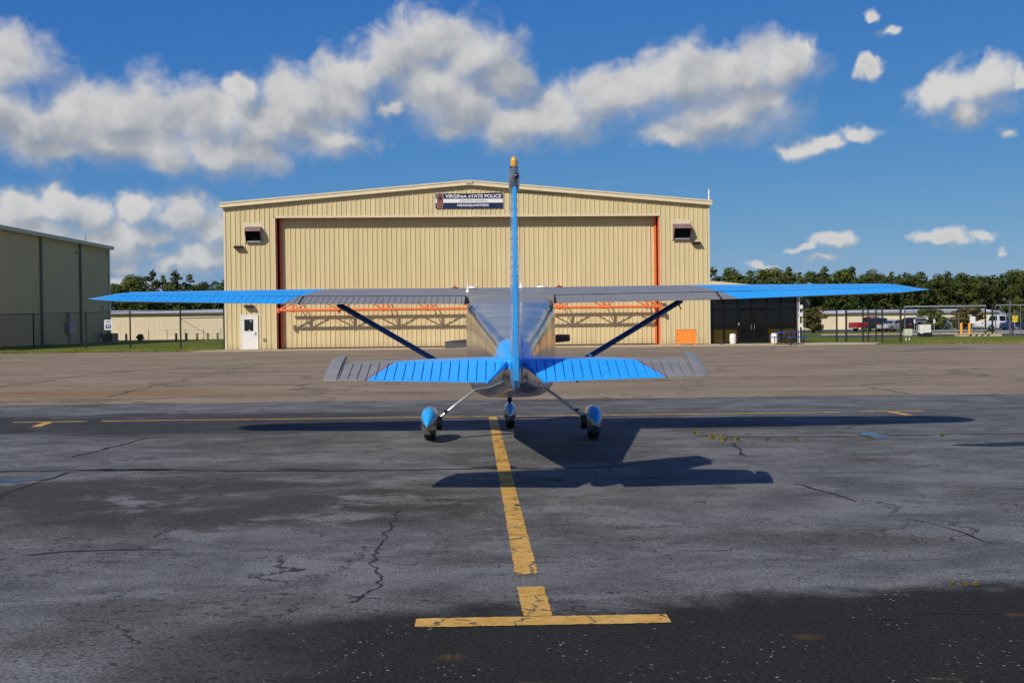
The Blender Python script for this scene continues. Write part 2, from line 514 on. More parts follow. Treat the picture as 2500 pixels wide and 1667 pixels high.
def grass_material():
    m = bpy.data.materials.new('mown_grass')
    m.use_nodes = True
    t = m.node_tree
    t.nodes.clear()
    N = NT(t)
    tc = N.n('ShaderNodeTexCoord').outputs['Object']
    a = N.noise(tc, 0.25, 6, 0.7).outputs[0]
    f = N.noise(tc, 9, 5, 0.8).outputs[0]
    c = N.mix(N.ramp(a, 0.35, 0.65), (0.120, 0.170, 0.020), (0.205, 0.225, 0.032))
    c = N.mix(N.m('MULTIPLY', N.ramp(f, 0.5, 0.75), 0.7), c, (0.065, 0.10, 0.014))
    b = N.n('ShaderNodeBsdfPrincipled', {'Base Color': c, 'Roughness': 0.9})
    b.inputs['Specular IOR Level'].default_value = 0.1
    bp = N.n('ShaderNodeBump', {'Strength': 1.0, 'Distance': 0.12, 'Height': f})
    N.put(b.inputs['Normal'], bp.outputs[0])
    N.n('ShaderNodeOutputMaterial', {0: b})
    return m


GRASS = grass_material()
TARMAC = tarmac_material('sealed_asphalt', True)
APRONM = tarmac_material('old_tan_asphalt', False)
sheet('ground', [(-1500, -600), (1500, -600), (1500, 2500), (-1500, 2500)], -0.02, GRASS, 'green grass field reaching from the apron to the woods')
apron = sheet('apron', [(-140, EDGE_Y), (140, EDGE_Y), (140, 67.8), (60, 69.8), (24, 71.2), (-17.6, 73.6), (-140, 77)], -0.008, APRONM, 'old tan asphalt apron between the dark tarmac and the hangar')
tarmac = sheet('tarmac', [(-140, -60), (140, -60), (140, EDGE_Y), (-140, EDGE_Y + 0.12)], 0.0, TARMAC, 'dark patched asphalt parking tarmac under the aircraft')

# cracks in both asphalts: narrow jagged gaps filled with dark dirt
CRACKM = mat('crack_dirt', (0.016, 0.015, 0.014), 0.95)
WEEDCRACK = mat('mossy_crack', (0.085, 0.07, 0.022), 0.95, var=0.5, scale=2)


def crack(pts, w, m, parent, z=0.003, jag=0.06, step=0.12):
    rnd = random.Random(len(pts)*97 + int(pts[0][0]*10))
    L = []
    for a, b in zip(pts[:-1], pts[1:]):
        n = max(2, int(math.dist(a, b)/step))
        for i in range(n):
            t = i/n
            L.append(Vector((a[0] + (b[0] - a[0])*t, a[1] + (b[1] - a[1])*t, z)))
    L.append(Vector((*pts[-1], z)))
    off = 0
    P = []
    for i, p in enumerate(L):
        off = off*0.8 + rnd.uniform(-jag, jag)*0.7
        d = (L[min(i + 1, len(L) - 1)] - L[max(0, i - 1)]).normalized()
        P.append(p + Vector((-d.y, d.x, 0))*off)
    mb = MB()
    vs = []
    for i, p in enumerate(P):
        d = (P[min(i + 1, len(P) - 1)] - P[max(0, i - 1)]).normalized()
        nn = Vector((-d.y, d.x, 0))
        ww = w*rnd.uniform(0.25, 1.2)*(0.35 if i in (0, len(P) - 1) else 1)
        vs += [p + nn*ww/2, p - nn*ww/2]
    mb.add(vs, [(2*i, 2*i + 1, 2*i + 3, 2*i + 2) for i in range(len(P) - 1)])
    return mb.build('crack', m, parent, fix=False)


def gxy(*pp):
    return [tuple(gr(x*1.063, y*1.063).xy) for x, y in pp]


crack(gxy((-200, 1092), (0, 1083), (170, 1081), (380, 1079), (520, 1081), (800, 1080), (1000, 1076), (1140, 1074), (1310, 1075), (1440, 1068)), 0.11, CRACKM, tarmac)
crack(gxy((-30, 1160), (40, 1125), (110, 1100), (175, 1081)), 0.05, CRACKM, tarmac, jag=0.04)
crack(gxy((920, 1170), (890, 1215), (872, 1240), (862, 1262), (868, 1280), (850, 1300), (884, 1325), (876, 1343), (840, 1365), (800, 1385)), 0.02, CRACKM, tarmac, jag=0.03, step=0.035)
crack(gxy((160, 1050), (290, 1018), (330, 1008), (400, 1000)), 0.06, CRACKM, tarmac)
crack(gxy((1600, 1002), (1760, 1003), (1960, 1004), (2150, 998), (2400, 994)), 0.09, CRACKM, tarmac)
crack(gxy((1680, 1018), (1705, 1035), (1715, 1048)), 0.05, CRACKM, tarmac)
crack(gxy((1930, 985), (1990, 975), (2100, 968)), 0.05, CRACKM, tarmac)
crack(gxy((1830, 1110), (1900, 1130), (1970, 1152)), 0.035, CRACKM, tarmac, jag=0.03)
crack(gxy((2070, 1190), (2160, 1208), (2230, 1228), (2290, 1250)), 0.03, CRACKM, tarmac, jag=0.03)
crack(gxy((1990, 1383), (2060, 1388), (2110, 1405), (2230, 1408), (2352, 1402)), 0.02, CRACKM, tarmac, jag=0.02, step=0.06)
crack(gxy((2110, 1405), (2090, 1420), (1980, 1422), (1850, 1430)), 0.008, CRACKM, tarmac, jag=0.02, step=0.06)
crack(gxy((60, 1276), (150, 1266), (260, 1262), (400, 1260)), 0.05, CRACKM, tarmac, jag=0.04)
crack(gxy((1085, 1073), (1140, 1071), (1190, 1074)), 0.30, CRACKM, tarmac, jag=0.05)
crack(gxy((610, 1079), (690, 1078), (740, 1079)), 0.16, CRACKM, tarmac, jag=0.05)
crack(gxy((180, 1080), (350, 1078), (400, 1078)), 0.17, CRACKM, tarmac, jag=0.05)
crack(gxy((1000, 1045), (1060, 1040), (1120, 1036)), 0.02, CRACKM, tarmac)
for pp, w, mm in (
        (((-60, 895), (30, 884), (140, 870), (260, 854), (330, 850)), 0.12, WEEDCRACK),
        (((238, 912), (300, 895), (380, 881), (420, 876), (440, 872)), 0.10, WEEDCRACK),
        (((400, 883), (560, 882), (640, 882), (760, 884), (900, 885)), 0.07, CRACKM),
        (((0, 917), (180, 914), (300, 915), (380, 916)), 0.05, CRACKM),
        (((640, 897), (700, 893), (760, 892)), 0.06, WEEDCRACK),
        (((-100, 824), (600, 819), (1100, 816), (1500, 814), (2100, 806), (2480, 800)), 0.10, CRACKM),
        (((1640, 915), (1660, 925), (1720, 938), (1760, 945)), 0.08, WEEDCRACK),
        (((1880, 885), (1960, 884), (2060, 878), (2130, 872)), 0.10, WEEDCRACK),
        (((1980, 888), (2040, 896), (2100, 905)), 0.06, WEEDCRACK),
        (((1700, 872), (1900, 869), (2200, 866)), 0.05, CRACKM)):
    crack(gxy(*pp), w, mm, apron, z=-0.004, jag=0.15, step=0.4)

# painted yellow parking lines
m = bpy.data.materials.new('worn_yellow_line_paint')
m.use_nodes = True
t = m.node_tree
t.nodes.clear()
N = NT(t)
tc = N.n('ShaderNodeTexCoord').outputs['Object']
cr = N.n('ShaderNodeTexVoronoi', {'Vector': N.v('ADD', tc, N.v('MULTIPLY', N.noise(tc, 9, 4, 0.7).outputs['Color'], (0.22, 0.22, 0))), 'Scale': 3.2}, feature='DISTANCE_TO_EDGE').outputs[0]
ck = N.m('MULTIPLY', N.m('LESS_THAN', cr, 0.020), N.ramp(N.noise(tc, 2.2, 3).outputs[0], 0.36, 0.44))
ch = N.m('MULTIPLY', N.ramp(N.noise(N.v('MULTIPLY', tc, (0.6, 2.2, 1)), 26, 5, 0.8).outputs[0], 0.565, 0.61), 0.85)
base = N.mix(N.ramp(N.noise(tc, 6, 5, 0.7).outputs[0], 0.35, 0.7), (0.56, 0.31, 0.055), (0.70, 0.42, 0.105))
c = N.mix(N.m('MAXIMUM', ck, ch), base, (0.06, 0.055, 0.05))
b = N.n('ShaderNodeBsdfPrincipled', {'Base Color': c, 'Roughness': 0.7})
b.inputs['Specular IOR Level'].default_value = 0.3
bp = N.n('ShaderNodeBump', {'Strength': 0.6, 'Distance': 0.004, 'Height': N.noise(tc, 90, 4, 0.7).outputs[0]})
N.put(b.inputs['Normal'], bp.outputs[0])
N.n('ShaderNodeOutputMaterial', {0: b})
YELLOW = m


def paint_strip(a, b, w, z=0.004, jag=0.005, seed=1):
    rnd = random.Random(seed)
    a, b = Vector((*a, z)), Vector((*b, z))
    d = (b - a)
    n = max(8, int(d.length/0.025))
    d.normalize()
    nn = Vector((-d.y, d.x, 0))
    vs = []
    L = (b - a).length
    for i in range(n + 1):
        p = a + d*(L*i/n)
        e = 0.90 if i in (0, n) else 1.0
        vs += [p + nn*(w/2*e + rnd.uniform(-jag, jag)), p - nn*(w/2*e + rnd.uniform(-jag, jag))]
    mb = MB()
    mb.add(vs, [(2*i, 2*i + 1, 2*i + 3, 2*i + 2) for i in range(n)])
    return mb.build('painted_line', YELLOW, tarmac, fix=False)


paint_strip((0.072, 7.05), (-0.322, 19.03), 0.135, seed=2)
paint_strip((0.118, 6.04), (0.088, 6.72), 0.15, seed=3, z=0.0045)
paint_strip((-0.50, 5.93), (0.775, 5.965), 0.175, seed=4)
paint_strip((-6.62, 19.1), (5.30, 19.2), 0.12, seed=5)
paint_strip((-8.02, 19.05), (-6.85, 19.07), 0.13, seed=6)
paint_strip((-7.42, 18.95), (-7.30, 18.15), 0.15, seed=7)
paint_strip((5.62, 19.28), (6.68, 19.3), 0.12, seed=8)
paint_strip((6.10, 19.2), (6.18, 18.45), 0.15, seed=9)

# puddles, damp patch, weeds
WATER = mat('still_rain_water', (0.012, 0.013, 0.014), 0.10, spec=0.12)


def blob(name, c, rx, ry, m, label, cat, z, seed, group=None, rot=0.0):
    rnd = random.Random(seed)
    n = 36
    ph = [rnd.uniform(0, 6.28) for _ in range(4)]
    pts = []
    for i in range(n):
        a = 2*math.pi*i/n
        k = 1 + 0.22*math.sin(2*a + ph[0]) + 0.18*math.sin(3*a + ph[1]) + 0.12*math.sin(5*a + ph[2]) + 0.08*math.sin(9*a + ph[3])
        x, y = rx*k*math.cos(a), ry*k*math.sin(a)
        pts.append((x*math.cos(rot) - y*math.sin(rot), x*math.sin(rot) + y*math.cos(rot), 0))
    mb = MB()
    mb.add(pts + [(0, 0, 0)], [(i, (i + 1) % n, n) for i in range(n)])
    o = mb.build(name, m, None, fix=False, loc=(c[0], c[1], z))
    return tag(o, label, cat, group)


p = gr(2005*1.063, 999*1.063)
blob('puddle', p.xy, 0.13, 0.30, WATER, 'small blue rain puddle by the weeds near the right wing shadow', 'puddle', 0.0035, 5)
p = gr(30*1.063, 1103*1.063)
blob('puddle', p.xy, 0.20, 0.18, WATER, 'small rain puddle at the left edge beside a crack', 'puddle', 0.0035, 8)
DAMP = mat('damp_oily_patch', (0.012, 0.012, 0.013), 0.5, var=0.3, spec=0.2)
p = gr(2372*1.063, 1020*1.063)
blob('oil_stain', p.xy, 0.62, 0.34, DAMP, 'black oily stain on the tarmac at the right edge', 'stain', 0.003, 13)
p = gr(2300, 851)
blob('damp_stain', p.xy, 1.5, 0.9, mat('damp_tan_asphalt', (0.11, 0.092, 0.075), 0.8, var=0.25, scale=2), 'faint dark damp streak on the apron before the right lawn', 'stain', -0.004, 23)
WEED = mat('dry_weed', (0.20, 0.16, 0.035), 0.8, var=0.4, scale=9)
WEEDG = mat('green_weed', (0.12, 0.13, 0.02), 0.8, var=0.4, scale=9)


def weed(x, y, h, m, label, seed, group='weeds along the tarmac crack'):
    rnd = random.Random(seed)
    mb = MB()
    for i in range(26):
        a = rnd.uniform(0, 6.28)
        ln = h*rnd.uniform(0.5, 1.1)
        lean = rnd.uniform(0.15, 0.9)
        b = Vector((rnd.uniform(-1, 1)*h*0.5, rnd.uniform(-0.3, 0.3)*h, 0))
        d = Vector((math.cos(a)*lean, math.sin(a)*lean, 1)).normalized()
        sd = Vector((-math.sin(a), math.cos(a), 0))*0.006
        mb.add([b - sd, b + sd, b + d*ln*0.6 + sd*0.8, b + d*ln*0.6 - sd*0.8, b + d*ln + Vector((math.cos(a), math.sin(a), -0.3))*ln*0.18],
               [(0, 1, 2, 3), (3, 2, 4)])
    o = mb.build('weed', m, None, fix=False, loc=(x, y, 0.001))
    return tag(o, label, 'weed', group)


wl = [(1598, 996, .10, WEED, 'dry weed tuft just below the right wing shadow, nearest the fuselage'), (1636, 1008, .17, WEED, 'tallest dry weed tuft in the crack right of the fuselage shadow'),
      (1660, 1012, .14, WEED, 'dry weed tuft just right of the tallest one'), (1690, 1012, .13, WEED, 'spreading straw weed, third of the cluster in the crack'),
      (1763, 1012, .09, WEEDG, 'small green weed alone in the middle of the crack'), (1828, 1013, .08, WEEDG, 'low green weed between the middle weed and the puddle'),
      (2000, 1009, .09, WEEDG, 'green weed left of the puddle in the crack'), (2165, 1002, .09, WEEDG, 'green weed right of the small blue puddle'),
      (1165, 925, .12, WEEDG, 'weed on the tarmac edge in line with the nose wheel'), (1392, 917, .16, WEED, 'weed growing at the tarmac edge above the right main gear')]
for i, (x, y, h, mm, lb) in enumerate(wl):
    if 'line with the nose' in lb:
        continue
    p = gr(x*1.063, y*1.063)
    weed(p.x, p.y, h*0.62, mm, lb, 40 + i)
for i, x in enumerate((2325, 2355, 2382)):
    p = gr(x, 1427)
    weed(p.x, p.y, 0.022, WEED, ('left', 'middle', 'right')[i] + ' of three tiny straw weeds in the near crack on the right', 70 + i, 'tiny weeds in the near crack')

# ------------------------------------------------------------------ hangar
HYAW = R(3.6)
HC = Vector((-2.63, 76.0, 0))
HW = 15.5
hangar = thing('hangar', 'large tan ribbed metal hangar with an orange trussed door', 'hangar', HC, HYAW)
HM = Matrix.Translation(HC) @ Matrix.Rotation(HYAW, 4, 'Z')
HMI = HM.inverted()


def hl(px, py, y=0.0):
    """local hangar coordinates of the point seen at px,py on the plane local y = const"""
    d = HMI.to_3x3() @ ray(px, py)
    o = HMI @ CPOS
    return o + d*((y - o.y)/d.y)


EAVE, PEAK = 9.2, 10.55
OX0, OX1 = hl(674, 700).x, hl(1612, 700).x
OZ = hl(1143, 529).z
DOOR_Y = 0.62
PITCHP = 0.305


def roofz(x):
    return EAVE + (PEAK - EAVE)*(1 - abs(x)/HW)


_pc = {}


def rib_panel(name, parent, x0, x1, z0, z1a, z1b, y, m, cache=True):
    """one sheet panel: flat pan, a rib at its right edge and two shallow stiffening beads"""
    w = x1 - x0
    key = (round(w, 3), round(z0, 2), round(z1a, 2), round(z1b, 2), m.name)
    if not (cache and key in _pc):
        prof = [(0, 0.0), (0.075, 0), (0.085, -0.008), (0.10, -0.008), (0.11, 0), (0.17, 0), (0.18, -0.008), (0.195, -0.008), (0.205, 0), (w - 0.066, 0), (w - 0.048, -0.046), (w - 0.010, -0.046), (w, 0)]
        mb = MB()
        vs = []
        for (a, b) in prof:
            vs += [(a, b, 0), (a, b, z1a - z0 + (z1b - z1a)*a/w)]
        mb.add(vs, [(2*i, 2*i + 2, 2*i + 3, 2*i + 1) for i in range(len(prof) - 1)])
        me = mb.mesh(name, fix=False)
        me.materials.append(m)
        _pc[key] = me
    return link(name, _pc[key], None, parent, (x0, y, z0))


# solid walls behind the sheeting, roof
mb = MB()
mb.bx(-HW, OX0, 0.03, 0.25, 0, EAVE - 0.05)
mb.bx(OX1, HW, 0.03, 0.25, 0, EAVE - 0.05)
mb.add([(OX0, 0.03, OZ), (OX1, 0.03, OZ), (OX1, 0.03, roofz(OX1) - 0.05), (0, 0.03, PEAK - 0.05), (OX0, 0.03, roofz(OX0) - 0.05),
        (OX0, 0.30, OZ), (OX1, 0.30, OZ), (OX1, 0.30, roofz(OX1) - 0.05), (0, 0.30, PEAK - 0.05), (OX0, 0.30, roofz(OX0) - 0.05)],
       [(0, 1, 2, 3, 4), (9, 8, 7, 6, 5), (0, 5, 6, 1), (1, 6, 7, 2), (4, 9, 5, 0)])
front = mb.build('front_wall', TAN, hangar)
mb = MB()
for s in (-1, 1):
    x = s*HW
    mb.bx(min(x, x - s*0.2), max(x, x - s*0.2), 0.26, 28, 0, EAVE - 0.05)
mb.bx(-HW + 0.21, HW - 0.21, 27.8, 28, 0, EAVE - 0.05)
mb.build('side_wall', TAN, hangar)
mb = MB()
for s in (-1, 1):
    a, b = Vector((0, 0, PEAK + 0.10)), Vector((s*(HW + 0.12), 0, EAVE + 0.09))
    vs = []
    for yy in (-0.12, 28.2):
        for p in (a, b):
            vs += [p + Vector((0, yy, 0)), p + Vector((0, yy, -0.12))]
    mb.add(vs, [(0, 2, 6, 4), (1, 5, 7, 3), (0, 1, 3, 2), (4, 6, 7, 5), (2, 3, 7, 6)])
mb.build('roof', TAN_TRIM, hangar)
for s in (-1, 1):
    mb = MB()
    prof = [(-0.14, 0.12), (-0.30, 0.12), (-0.30, 0.03), (-0.26, 0.0), (-0.26, -0.12), (-0.30, -0.15), (-0.30, -0.20), (-0.05, -0.22)]
    rings = []
    for x in (0.0, HW + 0.16):
        rings.append([(s*x, yy, PEAK + (EAVE - PEAK)*x/HW + zz) for yy, zz in prof])
    mb.loft(rings, True)
    mb.build('fascia_trim', TAN_TRIM, hangar)
mb = MB()
mb.bx(-0.22, 0.22, -0.34, -0.302, PEAK - 0.10, PEAK + 0.09)
mb.build('ridge_cap', mat('ridge_cap_grey', (0.50, 0.44, 0.40), 0.5), hangar)
# wall panels
n = int((OX0 + HW)/PITCHP)
for i in range(n + 1):
    x0 = -HW + 0.11 + i*PITCHP
    x1 = min(x0 + PITCHP, OX0 - 0.10)
    if x1 - x0 > 0.24:
        rib_panel('wall_panel', front, x0, x1, 0.06, roofz(x0) - 0.18, roofz(x1) - 0.18, 0.0, TAN)
x = OX0 - 0.10
LAST = None
nh = int((OX1 - OX0 + 0.2)/PITCHP)
for i in range(nh):
    x0 = x + i*PITCHP
    rib_panel('wall_panel', front, x0, x0 + PITCHP, OZ + 0.10, roofz(x0) - 0.18, roofz(x0 + PITCHP) - 0.18, 0.0, TAN)
xr = x + nh*PITCHP
i = 0
while xr + (i + 1)*PITCHP < HW - 0.05:
    x0 = xr + i*PITCHP
    z0 = 0.06 if x0 > OX1 - 0.05 else OZ + 0.10
    rib_panel('wall_panel', front, x0, x0 + PITCHP, z0, roofz(x0) - 0.18, roofz(x0 + PITCHP) - 0.18, 0.0, TAN)
    i += 1
mb = MB()
for s in (-1, 1):
    mb.bx(min(s*HW, s*(HW - 0.11)) - (0.02 if s < 0 else 0), max(s*HW, s*(HW - 0.11)) + (0.02 if s > 0 else 0), -0.045, 0.028, 0.05, EAVE - 0.1)
mb.build('corner_trim', TAN_TRIM, hangar)
mb = MB()
mb.bx(OX0 - 0.02, OX1 + 0.02, -0.06, 0.32, OZ - 0.02, OZ + 0.10)
mb.build('door_header_trim', TAN_TRIM, hangar)
mb = MB()
mb.bx(OX0 - 0.10, OX0 - 0.002, -0.046, 0.33, 0.05, OZ - 0.02)
mb.bx(OX1 + 0.002, OX1 + 0.06, -0.046, 0.33, 0.05, OZ - 0.02)
mb.build('jamb_trim', TAN_TRIM, hangar)
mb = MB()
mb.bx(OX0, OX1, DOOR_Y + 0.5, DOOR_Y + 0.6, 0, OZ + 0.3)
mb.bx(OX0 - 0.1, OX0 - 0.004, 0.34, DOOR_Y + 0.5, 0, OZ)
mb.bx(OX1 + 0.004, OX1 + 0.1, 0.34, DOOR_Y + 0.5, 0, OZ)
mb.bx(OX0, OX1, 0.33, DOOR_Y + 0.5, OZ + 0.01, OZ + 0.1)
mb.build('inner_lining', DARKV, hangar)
mb = MB()
mb.bx(OX1 - 0.085, OX1 - 0.005, 0.05, 0.30, 0.02, OZ - 0.03)
mb.build('door_column', ORANGE, hangar)
mb = MB()
mb.bx(OX0 + 0.005, OX0 + 0.07, 0.10, 0.34, 0.02, OZ - 0.03)
mb.build('door_column', ORANGE, hangar)

# door with ribbed sheeting and the outrigger truss
DX0, DX1 = OX0 + 0.34, OX1 - 0.26
DZ1 = OZ + 0.15
mb = MB()
mb.bx(DX0, DX1, DOOR_Y + 0.03, DOOR_Y + 0.3, 0.10, DZ1)
door = mb.build('hangar_door', TAN, hangar)
nd = int((DX1 - DX0 - 0.30)/PITCHP)
off = (DX1 - DX0 - nd*PITCHP)/2
for i in range(nd):
    x0 = DX0 + off + i*PITCHP
    rib_panel('door_panel', door, x0, x0 + PITCHP, 0.11, DZ1, DZ1, DOOR_Y, TAN)
mb = MB()
mb.bx(DX0 - 0.16, DX0 + 0.0, DOOR_Y - 0.05, DOOR_Y + 0.28, 0.08, DZ1)
mb.build('door_edge_post', ORANGE, door)
mb = MB()
mb.bx(DX1 - 0.02, DX1 + 0.13, DOOR_Y - 0.05, DOOR_Y + 0.28, 0.08, DZ1)
mb.build('door_edge_post', ORANGE, door)
mb = MB()
mb.bx(DX0, DX1, DOOR_Y - 0.03, DOOR_Y + 0.28, 0.03, 0.098)
mb.build('bottom_seal', RUBBER, door)
TY = DOOR_Y - 1.26
TZ = hl(1143, 753, TY).z
TH = 0.70
mb = MB()
mb.tube([(DX0 - 0.15, TY, TZ), (DX1 + 0.15, TY, TZ)], 0.092, 14)
mb.build('truss_chord', ORANGE, door, 40)
mb = MB()
mb.tube([(DX0 - 0.15, TY, TZ + TH), (DX1 + 0.15, TY, TZ + TH)], 0.09, 14)
mb.build('truss_chord', ORANGE, door, 40)
NB = 2.80
k0 = hl(936, 753, TY).x
nodes = []
k = -8
while True:
    xk = k0 + k*NB
    if xk > DX1 + 0.1:
        break
    if xk > DX0 - 0.1:
        nodes.append(xk)
    k += 1
for xk in nodes:
    for s in (-1, 1):
        xm = xk + s*NB*0.47
        if DX0 - 0.12 < xm < DX1 + 0.12:
            mb = MB()
            mb.tube([(xk + s*0.05, TY, TZ + 0.05), (xm, TY, TZ + TH)], 0.042, 10)
            mb.build('truss_diagonal', ORANGE, door, 40)
    mb = MB()
    mb.prism([(xk - 0.06, TZ - 0.14), (xk + 0.06, TZ - 0.14), (xk + 0.10, TZ + TH), (xk - 0.10, TZ + TH)], lambda a_, b_, t_: (a_, t_, b_), TY - 0.012, TY + 0.012)
    mb.build('truss_gusset', ORANGE, door)
    for z0_, z1_ in ((TZ + TH, TZ + TH + 0.45), (TZ, TZ + TH + 0.1)):
        mb = MB()
        mb.tube([(xk, TY, z0_), (xk, DOOR_Y, z1_)], 0.035, 8)
        mb.build('truss_strut', ORANGE, door, 40)
for xe, s in ((DX0 - 0.15, 1), (DX1 + 0.15, -1)):
    mb = MB()
    mb.bx(xe - 0.08, xe + 0.08, TY - 0.12, TY + 0.12, TZ - 0.16, TZ + 0.13)
    mb.build('truss_end_plate', ORANGE, door)
    mb = MB()
    mb.tube([(xe, TY, TZ), (xe + s*NB*0.5, TY, TZ + TH)], 0.05, 10)
    mb.build('truss_diagonal', ORANGE, door, 40)

# walk door
a, b = hl(590, 772), hl(628.5, 853)
mdx0, mdx1, mdz1 = a.x, b.x, hl(610, 771).z
mb = MB()
mb.bx(mdx0 - 0.07, mdx1 + 0.07, -0.075, 0.0, mdz1, mdz1 + 0.07)
mb.bx(mdx0 - 0.07, mdx0, -0.075, 0.0, 0.05, mdz1)
mb.bx(mdx1, mdx1 + 0.07, -0.075, 0.0, 0.05, mdz1)
dfr = mb.build('walk_door', WHITEP, hangar)
mb = MB()
mb.bx(mdx0, mdx1, -0.058, -0.01, 0.06, mdz1)
mb.build('door_leaf', WHITEP, dfr)
GLASSD = mat('dark_glass', (0.010, 0.012, 0.012), 0.06, var=0.1, spec=0.5)
wd = mdx1 - mdx0
mb = MB()
mb.bx(mdx0 + wd*0.17, mdx1 - wd*0.24, -0.066, -0.059, mdz1 - 0.96, mdz1 - 0.23)
mb.build('window_pane', GLASSD, dfr)
mb = MB()
mb.bx(mdx1 - 0.13, mdx1 - 0.06, -0.10, -0.059, 0.98, 1.16)
mb.tube([(mdx1 - 0.09, -0.11, 1.02), (mdx1 - 0.20, -0.11, 1.02)], 0.012, 8)
mb.build('door_handle', GREYM, dfr)
for zz in (0.3, 1.1, 1.9):
    mb = MB()
    mb.tube([(mdx0 - 0.004, -0.068, zz - 0.05), (mdx0 - 0.004, -0.068, zz + 0.05)], 0.012, 8)
    mb.build('hinge', GREYM, dfr)
for (px, py) in ((0.55, mdz1 - 0.34), (0.45, mdz1 - 0.90)):
    mb = MB()
    mb.bx(mdx0 + wd*px, mdx0 + wd*px + 0.10, -0.069, -0.0665, py - 0.025, py + 0.025)
    mb.build('window_sticker', WHITEP, dfr)
p = hl(646, 829)
mb = MB()
mb.bx(p.x - 0.09, p.x + 0.09, -0.09, -0.042, p.z - 0.09, p.z + 0.09)
mb.build('outlet_box', GREYM, hangar)

# hooded vents
HOODM = mat('brown_vent_hood', (0.20, 0.125, 0.105), 0.5, var=0.08)
for (x0, x1, y0, y1, hx0, hx1, hy0, hy1) in ((594, 646, 544, 593, 598, 638, 553, 592), (1638, 1686, 537, 586, 1645, 1686, 546, 585)):
    a, b = hl(x0, y0), hl(x1, y1)
    mb = MB()
    mb.bx(a.x, b.x, -0.055, 0.0, b.z, a.z)
    vent = mb.build('wall_vent', TAN_TRIM, hangar)
    a, b = hl(hx0, hy0, -0.4), hl(hx1, hy1, -0.2)
    xa, xb, zt, zb = a.x, b.x, a.z, b.z
    zk = zt - 0.32
    D1 = -0.66
    w = 0.012
    prof = [(-0.06, zt), (-0.42, zt - 0.02), (D1, zk), (-0.22, zb), (-0.06, zb)]
    mb = MB()
    for xx in (xa, xb - w):
        mb.prism(prof, lambda p_, q_, t_: (t_, p_, q_), xx, xx + w)
    mb.add([(xa, -0.06, zt), (xb, -0.06, zt), (xb, -0.42, zt - 0.02), (xa, -0.42, zt - 0.02), (xb, D1, zk), (xa, D1, zk),
            (xa, -0.06, zt - w), (xb, -0.06, zt - w), (xb, -0.42, zt - 0.02 - w), (xa, -0.42, zt - 0.02 - w), (xb, D1 + w, zk), (xa, D1 + w, zk)],
           [(0, 1, 2, 3), (3, 2, 4, 5), (7, 6, 9, 8), (8, 9, 11, 10), (5, 4, 10, 11)])
    mb.build('vent_hood', HOODM, vent, fix=False)
    mb = MB()
    mb.bx(xa + w, xb - w, -0.068, -0.058, zb + 0.01, zt - 0.05)
    mb.build('vent_opening', DARKV, vent)
    for i in range(5):
        zz = zb + 0.16 + i*0.14
        mb = MB()
        mb.bar((xa + w, -0.10, zz), (xb - w, -0.10, zz), 0.05, 0.01, (0, 0.5, 1))
        mb.build('louvre_slat', BLACKM, vent)
    mb = MB()
    mb.bx(xa + 0.06, xb - 0.06, -0.22, -0.16, zb + 0.005, zb + 0.10)
    mb.build('vent_sill', GALV, vent)
# wall lights
for (px, py) in ((582, 603), (1700, 593), (607, 747.5)):
    p = hl(px, py, -0.2)
    mb = MB()
    prof = [(-0.02, 0.09), (-0.30, 0.06), (-0.42, 0.0), (-0.40, -0.03), (-0.12, -0.07), (-0.02, -0.09)]
    mb.prism(prof, lambda a_, b_, t_: (t_, a_ - 0.02, p.z + b_), p.x - 0.28, p.x + 0.28)
    mb.build('wall_light', BLACKM, hangar)

# sign: a painted board with raised lettering
NAVY = mat('navy_sign_paint', (0.012, 0.020, 0.07), 0.4)
SWHITE = mat('white_sign_paint', (0.78, 0.76, 0.76), 0.4, var=0.03)
a, b = hl(1063, 473), hl(1228, 509)
sx0, sx1, sz1, sz0 = a.x, b.x, hl(1145, 473).z, hl(1145, 509).z
sh = sz1 - sz0
mb = MB()
mb.bx(sx0, sx1, -0.085, -0.045, sz0, sz1)
sign = mb.build('hangar_sign', NAVY, None)
sign.matrix_world = HM
tag(sign, 'navy and white headquarters sign high on the hangar gable', 'sign')
mb = MB()
mb.bx(sx0, sx1, -0.088, -0.0855, sz0 + sh*0.375, sz0 + sh*0.635)
mb.build('white_band', SWHITE, sign)


def text(body, xc, zc, h, wmax, m, y, parent, bold=0.0, name='lettering'):
    cu = bpy.data.curves.new(name, 'FONT')
    cu.body = body
    cu.align_x, cu.align_y = 'CENTER', 'CENTER'
    cu.size = 1.0
    cu.offset = bold
    cu.extrude = 0.0
    o = bpy.data.objects.new('tmp', cu)
    COL.objects.link(o)
    bpy.context.view_layer.update()
    me = bpy.data.meshes.new_from_object(o.evaluated_get(bpy.context.evaluated_depsgraph_get()))
    bpy.data.objects.remove(o)
    xs = [v.co.x for v in me.vertices]
    ys = [v.co.y for v in me.vertices]
    kx = wmax/(max(xs) - min(xs))
    ky = h/(max(ys) - min(ys))
    cx, cy = (max(xs) + min(xs))/2, (max(ys) + min(ys))/2
    for v in me.vertices:
        v.co = Vector((xc + (v.co.x - cx)*kx, y, zc + (v.co.y - cy)*ky))
    me.materials.clear()
    return link(name, me, m, parent)


sw = sx1 - sx0
SGREY = mat('grey_letter_paint', (0.12, 0.12, 0.14), 0.5)
text('VIRGINIA STATE POLICE', sx0 + sw*0.56, sz0 + sh*0.82, sh*0.225, sw*0.83, SWHITE, -0.090, sign, 0.022)
text('AVIATION DIVISION', sx0 + sw*0.56, sz0 + sh*0.505, sh*0.13, sw*0.41, SGREY, -0.091, sign, 0.004)
text('HEADQUARTERS', sx0 + sw*0.555, sz0 + sh*0.195, sh*0.19, sw*0.465, SWHITE, -0.090, sign, 0.022)


